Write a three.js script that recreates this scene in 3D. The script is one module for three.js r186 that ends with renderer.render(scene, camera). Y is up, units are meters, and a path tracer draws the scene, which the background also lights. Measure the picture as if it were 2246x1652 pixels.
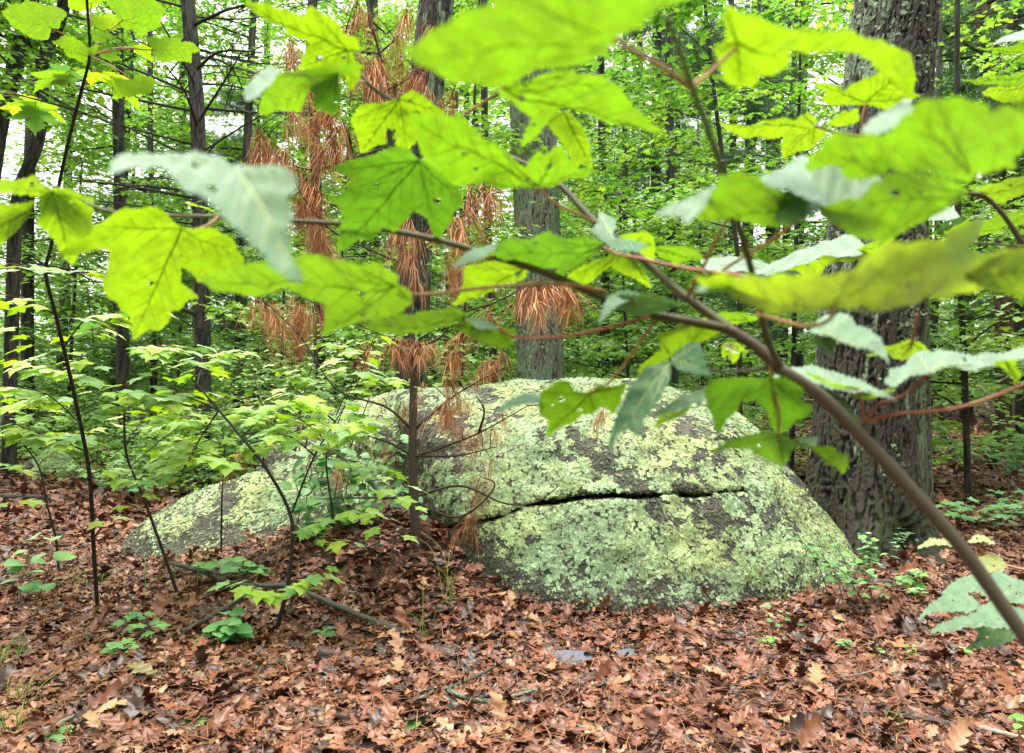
import * as THREE from 'three';
import { ImprovedNoise } from 'three/addons/math/ImprovedNoise.js';
import { ConvexHull } from 'three/addons/math/ConvexHull.js';
import { mergeGeometries } from 'three/addons/utils/BufferGeometryUtils.js';

// ---------- camera, sky, sun, exposure ----------
const EYE = 1.35, F = 1634, CX = 1123, CY = 826;
const scene = new THREE.Scene();
const camera = new THREE.PerspectiveCamera(53.63, 1024 / 753, 0.02, 600);
camera.position.set(0, EYE, 0);
camera.lookAt(0, EYE, -1);
camera.focus = 4.6;
camera.userData.fStop = 8;
const renderer = new THREE.WebGLRenderer({ antialias: true });
renderer.toneMapping = THREE.LinearToneMapping;
renderer.toneMappingExposure = 3.4;
renderer.shadowMap.enabled = true;
{
  // overcast sky: one cloud sheet, brighter towards the zenith
  const w = 64, h = 32, data = new Float32Array(w * h * 4);
  for (let y = 0; y < h; y++) for (let x = 0; x < w; x++) {
    const el = ((y + 0.5) / h - 0.5) * Math.PI, s = Math.max(0, Math.sin(el)), L = 0.5 + 1.0 * s, i = (y * w + x) * 4;
    data[i] = L * 0.97; data[i + 1] = L; data[i + 2] = L * 1.02; data[i + 3] = 1;
  }
  const t = new THREE.DataTexture(data, w, h, THREE.RGBAFormat, THREE.FloatType);
  t.mapping = THREE.EquirectangularReflectionMapping; t.magFilter = THREE.LinearFilter; t.needsUpdate = true;
  scene.background = t; scene.environment = t;
}
const sun = new THREE.DirectionalLight(0xfff4e2, 1.5);
sun.position.set(-3, 18, -9); sun.target.position.set(0, 0, -6);
sun.castShadow = true; sun.shadow.radius = 60; sun.shadow.mapSize.set(2048, 2048);
Object.assign(sun.shadow.camera, { left: -30, right: 30, top: 30, bottom: -30, near: 0.5, far: 80 });
scene.add(sun, sun.target);

// ---------- helpers ----------
const V = (x, y, z) => new THREE.Vector3(x, y, z);
const P = (x, y, d) => V((x - CX) / F * d, EYE - (y - CY) / F * d, -d);   // a point of the place, from where it is seen and how far off it stands
const rng = (seed) => () => { seed = (seed + 0x6d2b79f5) | 0; let t = Math.imul(seed ^ (seed >>> 15), 1 | seed); t = (t + Math.imul(t ^ (t >>> 7), 61 | t)) ^ t; return ((t ^ (t >>> 14)) >>> 0) / 4294967296; };
const clamp = (x, a = 0, b = 1) => Math.min(b, Math.max(a, x)), lerp = (a, b, t) => a + (b - a) * t, smooth = (a, b, x) => { const t = clamp((x - a) / (b - a)); return t * t * (3 - 2 * t); };
const imp = new ImprovedNoise(), noise = (x, y, z = 0) => imp.noise(x + 31.7, y + 17.3, z + 9.1);
const fbm = (x, y, z = 0, o = 4) => { let s = 0, a = 0.5; for (let i = 0; i < o; i++) { s += a * noise(x, y, z); x *= 2.03; y *= 2.03; z *= 2.03; a *= 0.5; } return s; };
const used = new Map();
const numbered = (n) => { const k = used.get(n) || 0; used.set(n, k + 1); return k ? n + '_' + String(k).padStart(3, '0') : n; };
const shade = (m) => { m.castShadow = m.receiveShadow = true; return m; };
function thing(name, label, category, base, group) {        // a Group at the thing's base whose children are its parts
  const o = new THREE.Group(); o.name = numbered(name); o.position.copy(base); scene.add(o);
  o.userData = { label, category }; if (group) o.userData.group = group;
  return o;
}
function part(o, name, geo, mat) {                           // a part whose geometry is written in the axes of the place
  const m = shade(new THREE.Mesh(geo, mat)); m.name = name;
  let p = o; const at = V(0, 0, 0); while (p && p !== scene) { at.add(p.position); p = p.parent; }
  m.position.copy(at).negate(); o.add(m); return m;
}
function swarm(o, name, geo, mat, list, colors) {            // uncountable pieces of one thing
  const m = shade(new THREE.InstancedMesh(geo, mat, list.length)); m.name = name; m.userData.kind = 'stuff';
  list.forEach((x, i) => { m.setMatrixAt(i, x); if (colors) m.setColorAt(i, colors[i]); });
  if (o) { m.position.copy(o.position).negate(); o.add(m); } else scene.add(m);
  return m;
}
const col = (r, g, b) => new THREE.Color().setRGB(r, g, b);
const std = (c, roughness = 0.9, more = {}) => new THREE.MeshStandardMaterial({ color: c, roughness, ...more });
const leafy = (c, through = 0.45, coat = 0.6, more = {}) => new THREE.MeshPhysicalMaterial({ color: c, roughness: 0.97, transmission: through, thickness: 0, clearcoat: coat, clearcoatRoughness: 0.38, side: THREE.DoubleSide, ...more });
function dataMap(n, fn, srgb) {
  const d = new Uint8Array(n * n * 4);
  for (let y = 0; y < n; y++) for (let x = 0; x < n; x++) { const c = fn(x / n, y / n), i = (y * n + x) * 4; for (let k = 0; k < 3; k++) d[i + k] = clamp(c[k]) * 255; d[i + 3] = 255; }
  const t = new THREE.DataTexture(d, n, n); t.wrapS = t.wrapT = THREE.RepeatWrapping; t.magFilter = THREE.LinearFilter; t.needsUpdate = true;
  if (srgb) t.colorSpace = THREE.SRGBColorSpace;
  return t;
}
const tiled = (u, v, k, seed) => { // noise that repeats over the unit square
  const a = u * 2 * Math.PI, b = v * 2 * Math.PI, r = k / 6.283;
  return noise(Math.cos(a) * r + seed, Math.sin(a) * r + Math.cos(b) * r * 1.31, Math.sin(b) * r + seed * 1.7);
};
const geoOf = (pos, idx, uv, colors) => {
  const g = new THREE.BufferGeometry(); g.setAttribute('position', new THREE.Float32BufferAttribute(pos, 3));
  if (uv) g.setAttribute('uv', new THREE.Float32BufferAttribute(uv, 2)); if (colors) g.setAttribute('color', new THREE.Float32BufferAttribute(colors, 3));
  g.setIndex(idx); g.computeVertexNormals(); return g;
};
// tapered tube along points; radius may be a number, [first, last] or a function of 0..1
function tube(pts, r, sides = 6, steps, wob = 0, seed = 1) {
  const c = new THREE.CatmullRomCurve3(pts), n = steps || Math.max(2, (pts.length - 1) * 4), rad = typeof r === 'function' ? r : Array.isArray(r) ? (t) => lerp(r[0], r[1], t) : () => r;
  const pos = [], idx = [], uv = []; let T = c.getTangent(0), N = Math.abs(T.y) < 0.8 ? V(0, 1, 0) : V(1, 0, 0), L = 0, last = null;
  for (let i = 0; i <= n; i++) {
    const t = i / n, p = c.getPoint(t); T = c.getTangent(t); N = N.clone().addScaledVector(T, -N.dot(T)).normalize(); const B = T.clone().cross(N);
    if (last) L += last.distanceTo(p); last = p;
    for (let k = 0; k <= sides; k++) {
      const a = k / sides * Math.PI * 2, q = rad(t) * (1 + (wob ? wob * noise(i * 0.7 + seed * 3.1, Math.cos(a) * 1.2, Math.sin(a) * 1.2) : 0));
      pos.push(p.x + (N.x * Math.cos(a) + B.x * Math.sin(a)) * q, p.y + (N.y * Math.cos(a) + B.y * Math.sin(a)) * q, p.z + (N.z * Math.cos(a) + B.z * Math.sin(a)) * q); uv.push(k / sides * Math.max(0.02, 6.28 * rad(0)), L);
    }
  }
  for (let i = 0; i < n; i++) for (let k = 0; k < sides; k++) { const a = i * (sides + 1) + k, b = a + sides + 1; idx.push(a, a + 1, b, b, a + 1, b + 1); }
  const e = pos.length / 3, end = c.getPoint(1).addScaledVector(T, rad(1) * 0.6); pos.push(end.x, end.y, end.z); uv.push(0, L);
  for (let k = 0; k < sides; k++) idx.push(n * (sides + 1) + k, n * (sides + 1) + k + 1, e);
  return geoOf(pos, idx, uv);
}
const pxs = (list) => list.map((p) => P(...p));
// a frame from a tip direction and an upward side
const frame = (at, tip, up, s) => { const x = tip.clone().normalize(), z = x.clone().cross(up).normalize(), y = z.clone().cross(x); return new THREE.Matrix4().makeBasis(x.multiplyScalar(s), y.multiplyScalar(s), z.multiplyScalar(s)).setPosition(at); };

// ---------- forest floor ----------
const bump2 = (x, z, cx, cz, s, h) => h * Math.exp(-((x - cx) ** 2 + (z - cz) ** 2) / (s * s));
const H = (x, z) => {
  const r = Math.hypot(x, z);
  return 0.05 * noise(x * 0.5, z * 0.5) * smooth(0.5, 3, r) + 0.012 * noise(x * 2.6, z * 2.6, 3) + bump2(x, z, -0.75, -5.2, 0.72, 0.42) + bump2(x, z, -1.7, -5.1, 0.6, 0.1) + bump2(x, z, 0.9, -4.5, 0.9, -0.06)
    + smooth(8, 40, r) * (x > 0 ? 1.1 : 0.5) * clamp(0.4 + Math.abs(x) / 8) - smooth(3, -4, z + 6) * 0;
};
const onGround = (x, z, lift = 0) => V(x, H(x, z) + lift, z);
const groundAt = (px, py) => { let d = 4; for (let i = 0; i < 40; i++) { const p = P(px, py, d), gap = p.y - H(p.x, p.z); d += gap * F / (py - CY) * 0.7; d = clamp(d, 1.2, 60); } return P(px, py, d); };
const litterMap = dataMap(256, (u, v) => { const a = 0.55 + 0.5 * tiled(u, v, 14, 1) + 0.35 * tiled(u, v, 40, 5); return [0.36 * a + 0.06, 0.23 * a + 0.04, 0.16 * a + 0.035]; }, true);
let floor;
{
  const n = 230, pos = [], idx = [], uv = [], w = (s) => Math.sign(s) * (Math.abs(s) * 9 + Math.abs(s) ** 5 * 170);
  for (let j = 0; j <= n; j++) for (let i = 0; i <= n; i++) { const x = w(i / n * 2 - 1), z = w(j / n * 2 - 1) - 5; pos.push(x, H(x, z), z); uv.push(x / 0.9, z / 0.9); }
  for (let j = 0; j < n; j++) for (let i = 0; i < n; i++) { const a = j * (n + 1) + i, b = a + n + 1; idx.push(a, b, a + 1, b, b + 1, a + 1); }
  floor = shade(new THREE.Mesh(geoOf(pos, idx, uv), new THREE.MeshStandardMaterial({ map: litterMap, roughness: 0.9, bumpMap: litterMap, bumpScale: 0.02 })));
  floor.name = 'forest_floor'; floor.userData = { kind: 'structure', label: 'forest floor of wet brown fallen oak leaves and soil', category: 'ground' }; scene.add(floor);
}
// ---------- boulder ----------
const hullPlanes = (pts) => new ConvexHull().setFromPoints(pts).faces.map((f) => [f.normal.x, f.normal.y, f.normal.z, f.constant]);
const hullField = (planes, k) => (x, y, z) => {
  let m = -1e9; for (const p of planes) { const d = p[0] * x + p[1] * y + p[2] * z - p[3]; if (d > m) m = d; }
  if (Math.abs(m) > 0.22) return m;
  let s = 0; for (const p of planes) s += Math.exp((p[0] * x + p[1] * y + p[2] * z - p[3] - m) / k);
  return m + k * Math.log(s) - k * 1.1;
};
// surface nets over a box
function surface(field, lo, hi, cell) {
  const nx = Math.ceil((hi.x - lo.x) / cell), ny = Math.ceil((hi.y - lo.y) / cell), nz = Math.ceil((hi.z - lo.z) / cell), sx = nx + 1, sy = ny + 1;
  const v = new Float32Array(sx * sy * (nz + 1)), at = (i, j, k) => i + sx * (j + sy * k);
  for (let k = 0; k <= nz; k++) for (let j = 0; j <= ny; j++) for (let i = 0; i <= nx; i++) v[at(i, j, k)] = field(lo.x + i * cell, lo.y + j * cell, lo.z + k * cell);
  const id = new Int32Array(v.length).fill(-1), pos = [], idx = [];
  for (let k = 0; k < nz; k++) for (let j = 0; j < ny; j++) for (let i = 0; i < nx; i++) {
    let n = 0, x = 0, y = 0, z = 0;
    for (let e = 0; e < 12; e++) {
      const ax = e >> 2, b = e & 1, c = (e >> 1) & 1, p = [0, 0, 0]; p[(ax + 1) % 3] = b; p[(ax + 2) % 3] = c;
      const q = p.slice(); q[ax] = 1; const f0 = v[at(i + p[0], j + p[1], k + p[2])], f1 = v[at(i + q[0], j + q[1], k + q[2])];
      if ((f0 < 0) === (f1 < 0)) continue;
      const t = f0 / (f0 - f1); p[ax] = t; x += p[0]; y += p[1]; z += p[2]; n++;
    }
    if (n) { id[at(i, j, k)] = pos.length / 3; pos.push(lo.x + (i + x / n) * cell, lo.y + (j + y / n) * cell, lo.z + (k + z / n) * cell); }
  }
  const quad = (a, b, c, d, flip) => { if (a < 0 || b < 0 || c < 0 || d < 0) return; flip ? idx.push(a, b, c, a, c, d) : idx.push(a, c, b, a, d, c); };
  for (let k = 1; k < nz; k++) for (let j = 1; j < ny; j++) for (let i = 1; i < nx; i++) {
    const s = v[at(i, j, k)] < 0;
    if (s !== v[at(i + 1, j, k)] < 0) quad(id[at(i, j, k)], id[at(i, j - 1, k)], id[at(i, j - 1, k - 1)], id[at(i, j, k - 1)], s);
    if (s !== v[at(i, j + 1, k)] < 0) quad(id[at(i, j, k)], id[at(i, j, k - 1)], id[at(i - 1, j, k - 1)], id[at(i - 1, j, k)], s);
    if (s !== v[at(i, j, k + 1)] < 0) quad(id[at(i, j, k)], id[at(i - 1, j, k)], id[at(i - 1, j - 1, k)], id[at(i, j - 1, k)], s);
  }
  return { pos, idx };
}
// little crinkled rosettes of leaf lichen
function flake(seed) {
  const R = rng(seed), pos = [0, 0.02, 0], idx = [], n = 18, e = 0.6 + 0.4 * R(), rad = [];
  for (let i = 0; i < n; i++) rad.push((i % 2 ? 0.55 + 0.3 * R() : 0.85 + 0.5 * R()) * (1 + 0.25 * Math.sin(i / n * 12.6 + seed)));
  for (const [k, h] of [[0.55, 0.05], [1, 0.03]]) for (let i = 0; i < n; i++) { const a = (i + 0.4 * R()) / n * 6.283, r = rad[i] * k; pos.push(Math.cos(a) * r, h + (k === 1 ? 0.2 * R() * R() : 0.08 * R()), Math.sin(a) * r * e); }
  for (let i = 0; i < n; i++) { const j = (i + 1) % n; idx.push(0, 1 + j, 1 + i, 1 + i, 1 + j, 1 + n + i, 1 + j, 1 + n + j, 1 + n + i); }
  return geoOf(pos, idx);
}
const flakes = [1, 2, 3, 4].map((s) => flake(s * 77));
const grainMap = dataMap(256, (u, v) => { const a = 0.72 + 0.35 * tiled(u, v, 60, 3) + 0.35 * tiled(u, v, 25, 8); return [a, a, a * 0.98]; });
const rockMat = new THREE.MeshStandardMaterial({ vertexColors: true, map: grainMap, roughness: 0.85, bumpMap: grainMap, bumpScale: 0.014 });
const lichenMat = std(col(1, 1, 1), 0.95, { side: THREE.DoubleSide });
function crust(o, g, count, size, mask, tones, seed) {       // scatter lichen over a rock's surface
  const R = rng(seed), p = g.attributes.position, ix = g.index.array, nt = ix.length / 3, cum = new Float32Array(nt), a = V(), b = V(), c = V(), e = V(), f = V();
  let tot = 0;
  for (let t = 0; t < nt; t++) {
    a.fromBufferAttribute(p, ix[t * 3]); b.fromBufferAttribute(p, ix[t * 3 + 1]); c.fromBufferAttribute(p, ix[t * 3 + 2]);
    tot += e.subVectors(b, a).cross(f.subVectors(c, a)).length(); cum[t] = tot;
  }
  const lists = flakes.map(() => []), cols = flakes.map(() => []);
  for (let k = 0; k < count; k++) {
    const x = R() * tot; let l = 0, h = nt - 1; while (l < h) { const m = (l + h) >> 1; cum[m] < x ? l = m + 1 : h = m; }
    a.fromBufferAttribute(p, ix[l * 3]); b.fromBufferAttribute(p, ix[l * 3 + 1]); c.fromBufferAttribute(p, ix[l * 3 + 2]);
    const n = e.subVectors(b, a).cross(f.subVectors(c, a)).normalize().clone(); let u = R(), w = R(); if (u + w > 1) { u = 1 - u; w = 1 - w; }
    const q = a.clone().multiplyScalar(1 - u - w).addScaledVector(b, u).addScaledVector(c, w), m = mask(q, n);
    if (R() > m) continue;
    const up = n.clone().add(V(R() - 0.5, R() - 0.5, R() - 0.5).multiplyScalar(0.55)).normalize(), tip = V(R() - 0.5, R() - 0.5, R() - 0.5).cross(up).normalize(), i = Math.floor(R() * 4);
    lists[i].push(frame(q.addScaledVector(n, 0.001 + 0.005 * R()), tip, up, size * (0.35 + 1.5 * R() ** 3 + 0.2 * m)));
    cols[i].push(tones(q, R));
  }
  lists.forEach((L, i) => L.length && swarm(o, 'lichen', flakes[i], lichenMat, L, cols[i]));
}
const lichenTone = (q, R) => { const y = clamp(0.5 + 1.6 * fbm(q.x * 1.7, q.y * 1.7, q.z * 1.7 + 4, 3) + 0.5 * noise(q.x * 11, q.y * 11, q.z * 11)), b = (0.62 + 0.5 * R()) * (0.95 + 0.5 * noise(q.x * 8 + 3, q.y * 8, q.z * 8)); return col(lerp(0.385, 0.465, y) * b, lerp(0.53, 0.55, y) * b, lerp(0.3, 0.235, y) * b); };
let boulderGeo, boulderField;
{
  const body = hullField(hullPlanes([...pxs([
    [1040, 1160, 4.72], [1200, 1105, 4.68], [1400, 1090, 4.66], [1650, 1080, 4.85], [1060, 1140, 4.75], [960, 1000, 5.1],
    [900, 960, 5.5], [950, 930, 5.3], [1100, 925, 5.15], [1300, 920, 5.1], [1500, 928, 5.12], [1640, 950, 5.3],
    [860, 862, 6.1], [950, 842, 6.3], [1050, 836, 6.4], [1240, 832, 6.5], [1390, 826, 6.5], [1470, 845, 6.4], [1560, 882, 6.2], [1640, 905, 6.0], [1700, 965, 5.75],
    [1760, 1040, 5.5], [1830, 1130, 5.3], [1876, 1215, 5.15], [1898, 1285, 5.05], [1800, 1310, 4.62], [1550, 1330, 4.45], [1300, 1330, 4.4], [1215, 1300, 4.5], [1060, 1230, 4.72]]),
    V(2.3, -0.4, -5.1), V(1.6, -0.4, -4.5), V(0.4, -0.4, -4.3), V(-0.35, -0.3, -4.75), V(-0.7, -0.3, -6), V(-0.7, 0.8, -7), V(0.9, 1.0, -7.4), V(2.0, 0.5, -7), V(2.3, -0.4, -6.5), V(0, -0.4, -7.4)]), 0.03);
  const shoulder = hullField(hullPlanes([...pxs([[578, 985, 6.6], [700, 908, 6.6], [860, 858, 6.5], [960, 860, 6.3], [960, 950, 5.8], [820, 955, 5.95], [640, 1010, 6.2], [860, 1050, 5.9]]), V(-2.3, -0.2, -6.5), V(-2, 0.4, -7.5), V(-0.5, 1.0, -7.6), V(0, 0, -7.5), V(-0.6, -0.2, -5.95)]), 0.03);
  const ledge = hullField(hullPlanes([...pxs([[240, 1222, 5.65], [278, 1160, 5.75], [430, 1068, 6.0], [560, 1025, 6.1], [690, 1000, 6.1], [840, 1015, 6.0], [430, 1245, 5.2], [520, 1255, 5.08], [700, 1215, 5.1], [860, 1150, 5.2]]),
    V(-3.2, -0.3, -5.65), V(-2.1, -0.3, -5.1), V(-1.0, -0.3, -5.0), V(-2.6, 0.2, -6.9), V(-1, 0.5, -7), V(-0.8, -0.3, -7)]), 0.04);
  const crackY = (x) => x < 0.22 ? lerp(0.42, 0.55, clamp((x + 0.24) / 0.46, -1.5)) : x < 0.8 ? lerp(0.55, 0.602, (x - 0.22) / 0.58) : lerp(0.602, 0.6, (x - 0.8) / 0.75);
  const crackT = (x) => (x < 0.8 ? lerp(0.026, 0.04, clamp((x + 0.35) / 0.7)) : lerp(0.04, 0.02, clamp((x - 0.8) / 0.7)) * smooth(1.66, 1.5, x));
  boulderField = (x, y, z) => {
    let d = Math.min(body(x, y, z), shoulder(x, y, z)); const d2 = ledge(x, y, z), h = clamp(0.5 + 0.5 * (d2 - d) / 0.06); d = lerp(d2, d, h) - 0.06 * h * (1 - h);
    if (Math.abs(d) < 0.15) d += 0.1 * fbm(x * 1.3, y * 1.3, z * 1.3, 3) * 0.8 + 0.035 * fbm(x * 5, y * 7, z * 5, 3);
    if (x < 1.68 && x > -0.5) { const c = Math.abs(y - crackY(x) - 0.03 * noise(x * 4, 2, z * 4) - 0.10 * (z + 4.7)) - crackT(x) * (0.5 + 0.3 * noise(x * 5.5, 3, z * 3) + 0.2 * noise(x * 19, 7, z * 9)); d = Math.max(d, Math.min(0.05, -Math.max(c, -(z + 5.3)))); }
    return d;
  };
  const { pos, idx } = surface(boulderField, V(-3.4, -0.12, -7.7), V(2.65, 1.5, -4.15), 0.02);
  const colors = [], uv = [];
  for (let i = 0; i < pos.length; i += 3) {
    const x = pos[i], y = pos[i + 1], z = pos[i + 2], a = fbm(x * 4, y * 4, z * 4), b = fbm(x * 14, y * 14, z * 14, 3), g = clamp(0.35 + 1.6 * fbm(x * 2, y * 2, z * 2 + 7)), k = clamp(0.75 + 0.9 * a + 0.7 * b, 0.25, 1.4);
    colors.push(lerp(0.12, 0.11, g) * k, lerp(0.11, 0.122, g) * k, lerp(0.1, 0.08, g) * k); uv.push((x + z * 0.6) / 0.6, (y - z * 0.6) / 0.6);
  }
  boulderGeo = geoOf(pos, idx, uv, colors);
  const t = thing('boulder', 'huge pale green lichen covered boulder split by a dark horizontal crack', 'boulder', V(0.6, 0, -5.4));
  part(t, 'rock', boulderGeo, rockMat);
  crust(t, boulderGeo, 760000, 0.009, (q, n) => {
    if (n.z < -0.35 || q.z < -7) return 0;
    const hgt = q.y - H(q.x, q.z), across = q.x * 0.87 + (q.y - q.z * 0.5) * 0.5, along = (q.y - q.z * 0.5) * 0.87 - q.x * 0.5;
    const streak = noise(across * 3.6, along * 1.2, 5), fine = fbm(q.x * 9, q.y * 9, q.z * 9, 2), blot = fbm(q.x * 1.4 + 3, q.y * 1.4, q.z, 2);
    let m = smooth(-0.1, 0.1, streak * 0.62 + fine * 0.8 + blot * 0.45 + 0.14);
    m *= 0.06 + 0.94 * smooth(-0.12, 0.06, noise(q.x * 38, q.y * 38, q.z * 38) + 0.6 * noise(q.x * 15, q.y * 15, q.z * 15 + 3) + 0.16);
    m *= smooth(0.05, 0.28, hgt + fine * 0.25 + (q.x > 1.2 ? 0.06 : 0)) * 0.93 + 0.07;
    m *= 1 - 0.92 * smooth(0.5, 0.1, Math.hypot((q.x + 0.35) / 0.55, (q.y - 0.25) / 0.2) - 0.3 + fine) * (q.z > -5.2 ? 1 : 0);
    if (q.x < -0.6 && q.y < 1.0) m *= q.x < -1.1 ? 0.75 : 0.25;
    if (q.x < -1.15 && q.z > -6.25) m *= Math.max(smooth(0.55, 0.85, n.y) * 0.9, smooth(0.05, 0.3, fbm(q.x * 2 + 1, q.y * 2, q.z * 2, 2) + 0.35 - Math.abs(q.x + 1.45) * 1.1)) * 0.8 + 0.2;
    if (q.x < -1.5) m *= smooth(-0.3, 0.0, fbm(q.x * 2.2, q.y * 2.2 + 5, q.z * 2.2, 2) + 0.5 * (q.y - 0.2));
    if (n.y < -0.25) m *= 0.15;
    return m;
  }, lichenTone, 41);
  crust(t, boulderGeo, 120000, 0.009, (q, n) => (n.z < -0.35 || q.z < -7 ? 0 : smooth(-0.2, 0.25, fbm(q.x * 6, q.y * 6, q.z * 6, 3) + 0.15)), (q, R) => { const b = 0.4 + 0.9 * R(), g = R(); return col(lerp(0.11, 0.2, g) * b, lerp(0.105, 0.215, g) * b, lerp(0.095, 0.125, g) * b); }, 43);
}
{ // the smaller boulder far back on the left
  const c = P(112, 1030, 10.2), pl = hullPlanes([V(-0.42, -0.2, 0.2), V(0.36, -0.2, 0.25), V(0.36, 0.13, 0.1), V(0.1, 0.26, 0), V(-0.22, 0.2, 0), V(-0.4, 0.02, 0.1), V(-0.3, -0.2, -0.4), V(0.3, -0.2, -0.4), V(0, 0.15, -0.35)].map((p) => p.add(c)));
  const fld = hullField(pl, 0.03), s = surface((x, y, z) => fld(x, y, z) + 0.05 * fbm(x * 4, y * 4, z * 4, 3), c.clone().add(V(-0.6, -0.35, -0.6)), c.clone().add(V(0.6, 0.45, 0.5)), 0.03);
  const colors = [], uv = []; for (let i = 0; i < s.pos.length; i += 3) { const k = clamp(0.8 + fbm(s.pos[i] * 7, s.pos[i + 1] * 7, s.pos[i + 2] * 7)); colors.push(0.2 * k, 0.22 * k, 0.17 * k); uv.push(s.pos[i], s.pos[i + 1]); }
  const g = geoOf(s.pos, s.idx, uv, colors), t = thing('boulder', 'small grey rock far off at the left among low green bushes', 'rock', V(c.x, c.y - 0.2, c.z));
  part(t, 'rock', g, rockMat);
  crust(t, g, 2600, 0.03, (q) => smooth(-0.15, 0.1, fbm(q.x * 4, q.y * 4, q.z * 4)) * 0.9, lichenTone, 9);
}
// ---------- trees ----------
// trunk with plated bark, lichen patches and a flared foot; pts in the place's axes
function barkTrunk(pts, rad, around, along, o) {
  const c = new THREE.CatmullRomCurve3(pts), pos = [], idx = [], colors = [], uv = [], S = o.seed || 1, y0 = pts[0].y, top = c.getLength();
  for (let i = 0; i <= along; i++) {
    const t = Math.pow(i / along, o.pack || 1), p = c.getPointAt(t), h = p.y - y0, R = rad(t, h);
    for (let k = 0; k <= around; k++) {
      const a = (k % around) / around * 6.28318, cs = Math.cos(a), sn = Math.sin(a), foot = Math.exp(-Math.max(0, h) / (o.flareH || 0.22));
      let r = R * (1 + (o.flare || 0.25) * foot * (1 + 0.9 * Math.cos(a * (o.roots || 5) + S)));
      const f = o.freq || 11, ax = cs * R * f, az = sn * R * f, wx = 0.5 * noise(ax * 0.7, h * 3, az * 0.7 + S);
      const ridge = 1 - Math.abs(2 * noise(ax + wx, h * f * 0.13 + S * 3, az + wx)) * 1.7, plate = 1 - Math.abs(2 * noise(ax * 0.8 + 9, h * f * 0.65, az * 0.8 + S)) * 1.5, fine = noise(ax * 3, h * f * 2.2, az * 3);
      const crack = clamp(0.72 * ridge + 0.3 * plate), deep = smooth(0.38, 0.85, crack), bark = clamp(0.25 + 0.85 * deep - 0.8 * fine);
      r += (o.amp || 0.014) * (0.3 * fine - deep);
      let cr = lerp(o.dark[0], o.light[0], 1 - bark), cg = lerp(o.dark[1], o.light[1], 1 - bark), cb = lerp(o.dark[2], o.light[2], 1 - bark);
      const li = o.lichen ? smooth(o.lichen.from, o.lichen.from + 0.12, fbm(ax * 0.5 + S * 7, h * 2.6, az * 0.5, 3) + 0.35 * noise(ax * 2.4, h * 9, az * 2.4 + 5) + (o.lichen.bias ? o.lichen.bias(a, h) : 0)) * (fine > -0.25 ? 1 : 0.35) : 0;
      if (li > 0) { r += 0.004 * li; const b = 0.75 + 0.5 * noise(ax * 5, h * 18, az * 5); cr = lerp(cr, 0.25 * b, li); cg = lerp(cg, 0.31 * b, li); cb = lerp(cb, 0.2 * b, li); }
      const mo = o.moss ? smooth(0.1, 0.4, o.moss(a, h) + fbm(ax * 0.8, h * 4, az * 0.8 + 2, 3)) * 0.7 : 0;
      cr = lerp(cr, 0.05, mo); cg = lerp(cg, 0.065, mo); cb = lerp(cb, 0.02, mo);
      pos.push(p.x + cs * r, p.y, p.z + sn * r); colors.push(cr, cg, cb); uv.push(k / around * 3, h);
    }
  }
  const w = around + 1;
  for (let i = 0; i < along; i++) for (let k = 0; k < around; k++) { const a = i * w + k, b = a + w; idx.push(a, b, a + 1, b, b + 1, a + 1); }
  const g = geoOf(pos, idx, uv, colors), n = g.attributes.normal;
  for (let i = 0; i <= along; i++) { const a = i * w, b = a + around, x = n.getX(a) + n.getX(b), y = n.getY(a) + n.getY(b), z = n.getZ(a) + n.getZ(b), l = Math.hypot(x, y, z) || 1; n.setXYZ(a, x / l, y / l, z / l); n.setXYZ(b, x / l, y / l, z / l); }
  return g;
}
const barkMat = new THREE.MeshStandardMaterial({ vertexColors: true, roughness: 0.9 });
const twigMat = std(col(0.022, 0.017, 0.014), 0.8), brownTwig = std(col(0.1, 0.06, 0.04), 0.75), greyBark = std(col(0.075, 0.066, 0.058), 0.85);
const DARK = { dark: [0.005, 0.0045, 0.004], light: [0.065, 0.056, 0.049] };

// foliage: a flat spray of small leaves, and a brush of pine needles
function spray(seed, n, leaf, span) {
  const R = rng(seed), pos = [], idx = [];
  for (let i = 0; i < n; i++) {
    const a = R() * 6.283, r = Math.sqrt(R()) * span, c = V(Math.cos(a) * r, (R() - 0.5) * 0.18 * span - 0.12 * r, Math.sin(a) * r), d = a + (R() - 0.5) * 2.4, s = leaf * (0.6 + 0.7 * R());
    const T = V(Math.cos(d), -0.35 * R(), Math.sin(d)).normalize(), N = V((R() - 0.5) * 0.7, 1, (R() - 0.5) * 0.7).normalize(), S = T.clone().cross(N).normalize();
    const at = (u, v, w) => { pos.push(c.x + (T.x * u + S.x * v + N.x * w) * s, c.y + (T.y * u + S.y * v + N.y * w) * s, c.z + (T.z * u + S.z * v + N.z * w) * s); }, b = pos.length / 3;
    for (const p of [[0, 0, 0], [0.12, 0.42, 0.08], [0.4, 0.26, 0.03], [0.55, 0.5, 0.1], [0.72, 0.2, 0], [1, 0, -0.1], [0.72, -0.2, 0], [0.55, -0.5, 0.1], [0.4, -0.26, 0.03], [0.12, -0.42, 0.08]]) at(...p);
    for (let k = 1; k < 9; k++) idx.push(b, b + k, b + k + 1);
  }
  return geoOf(pos, idx);
}
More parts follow.
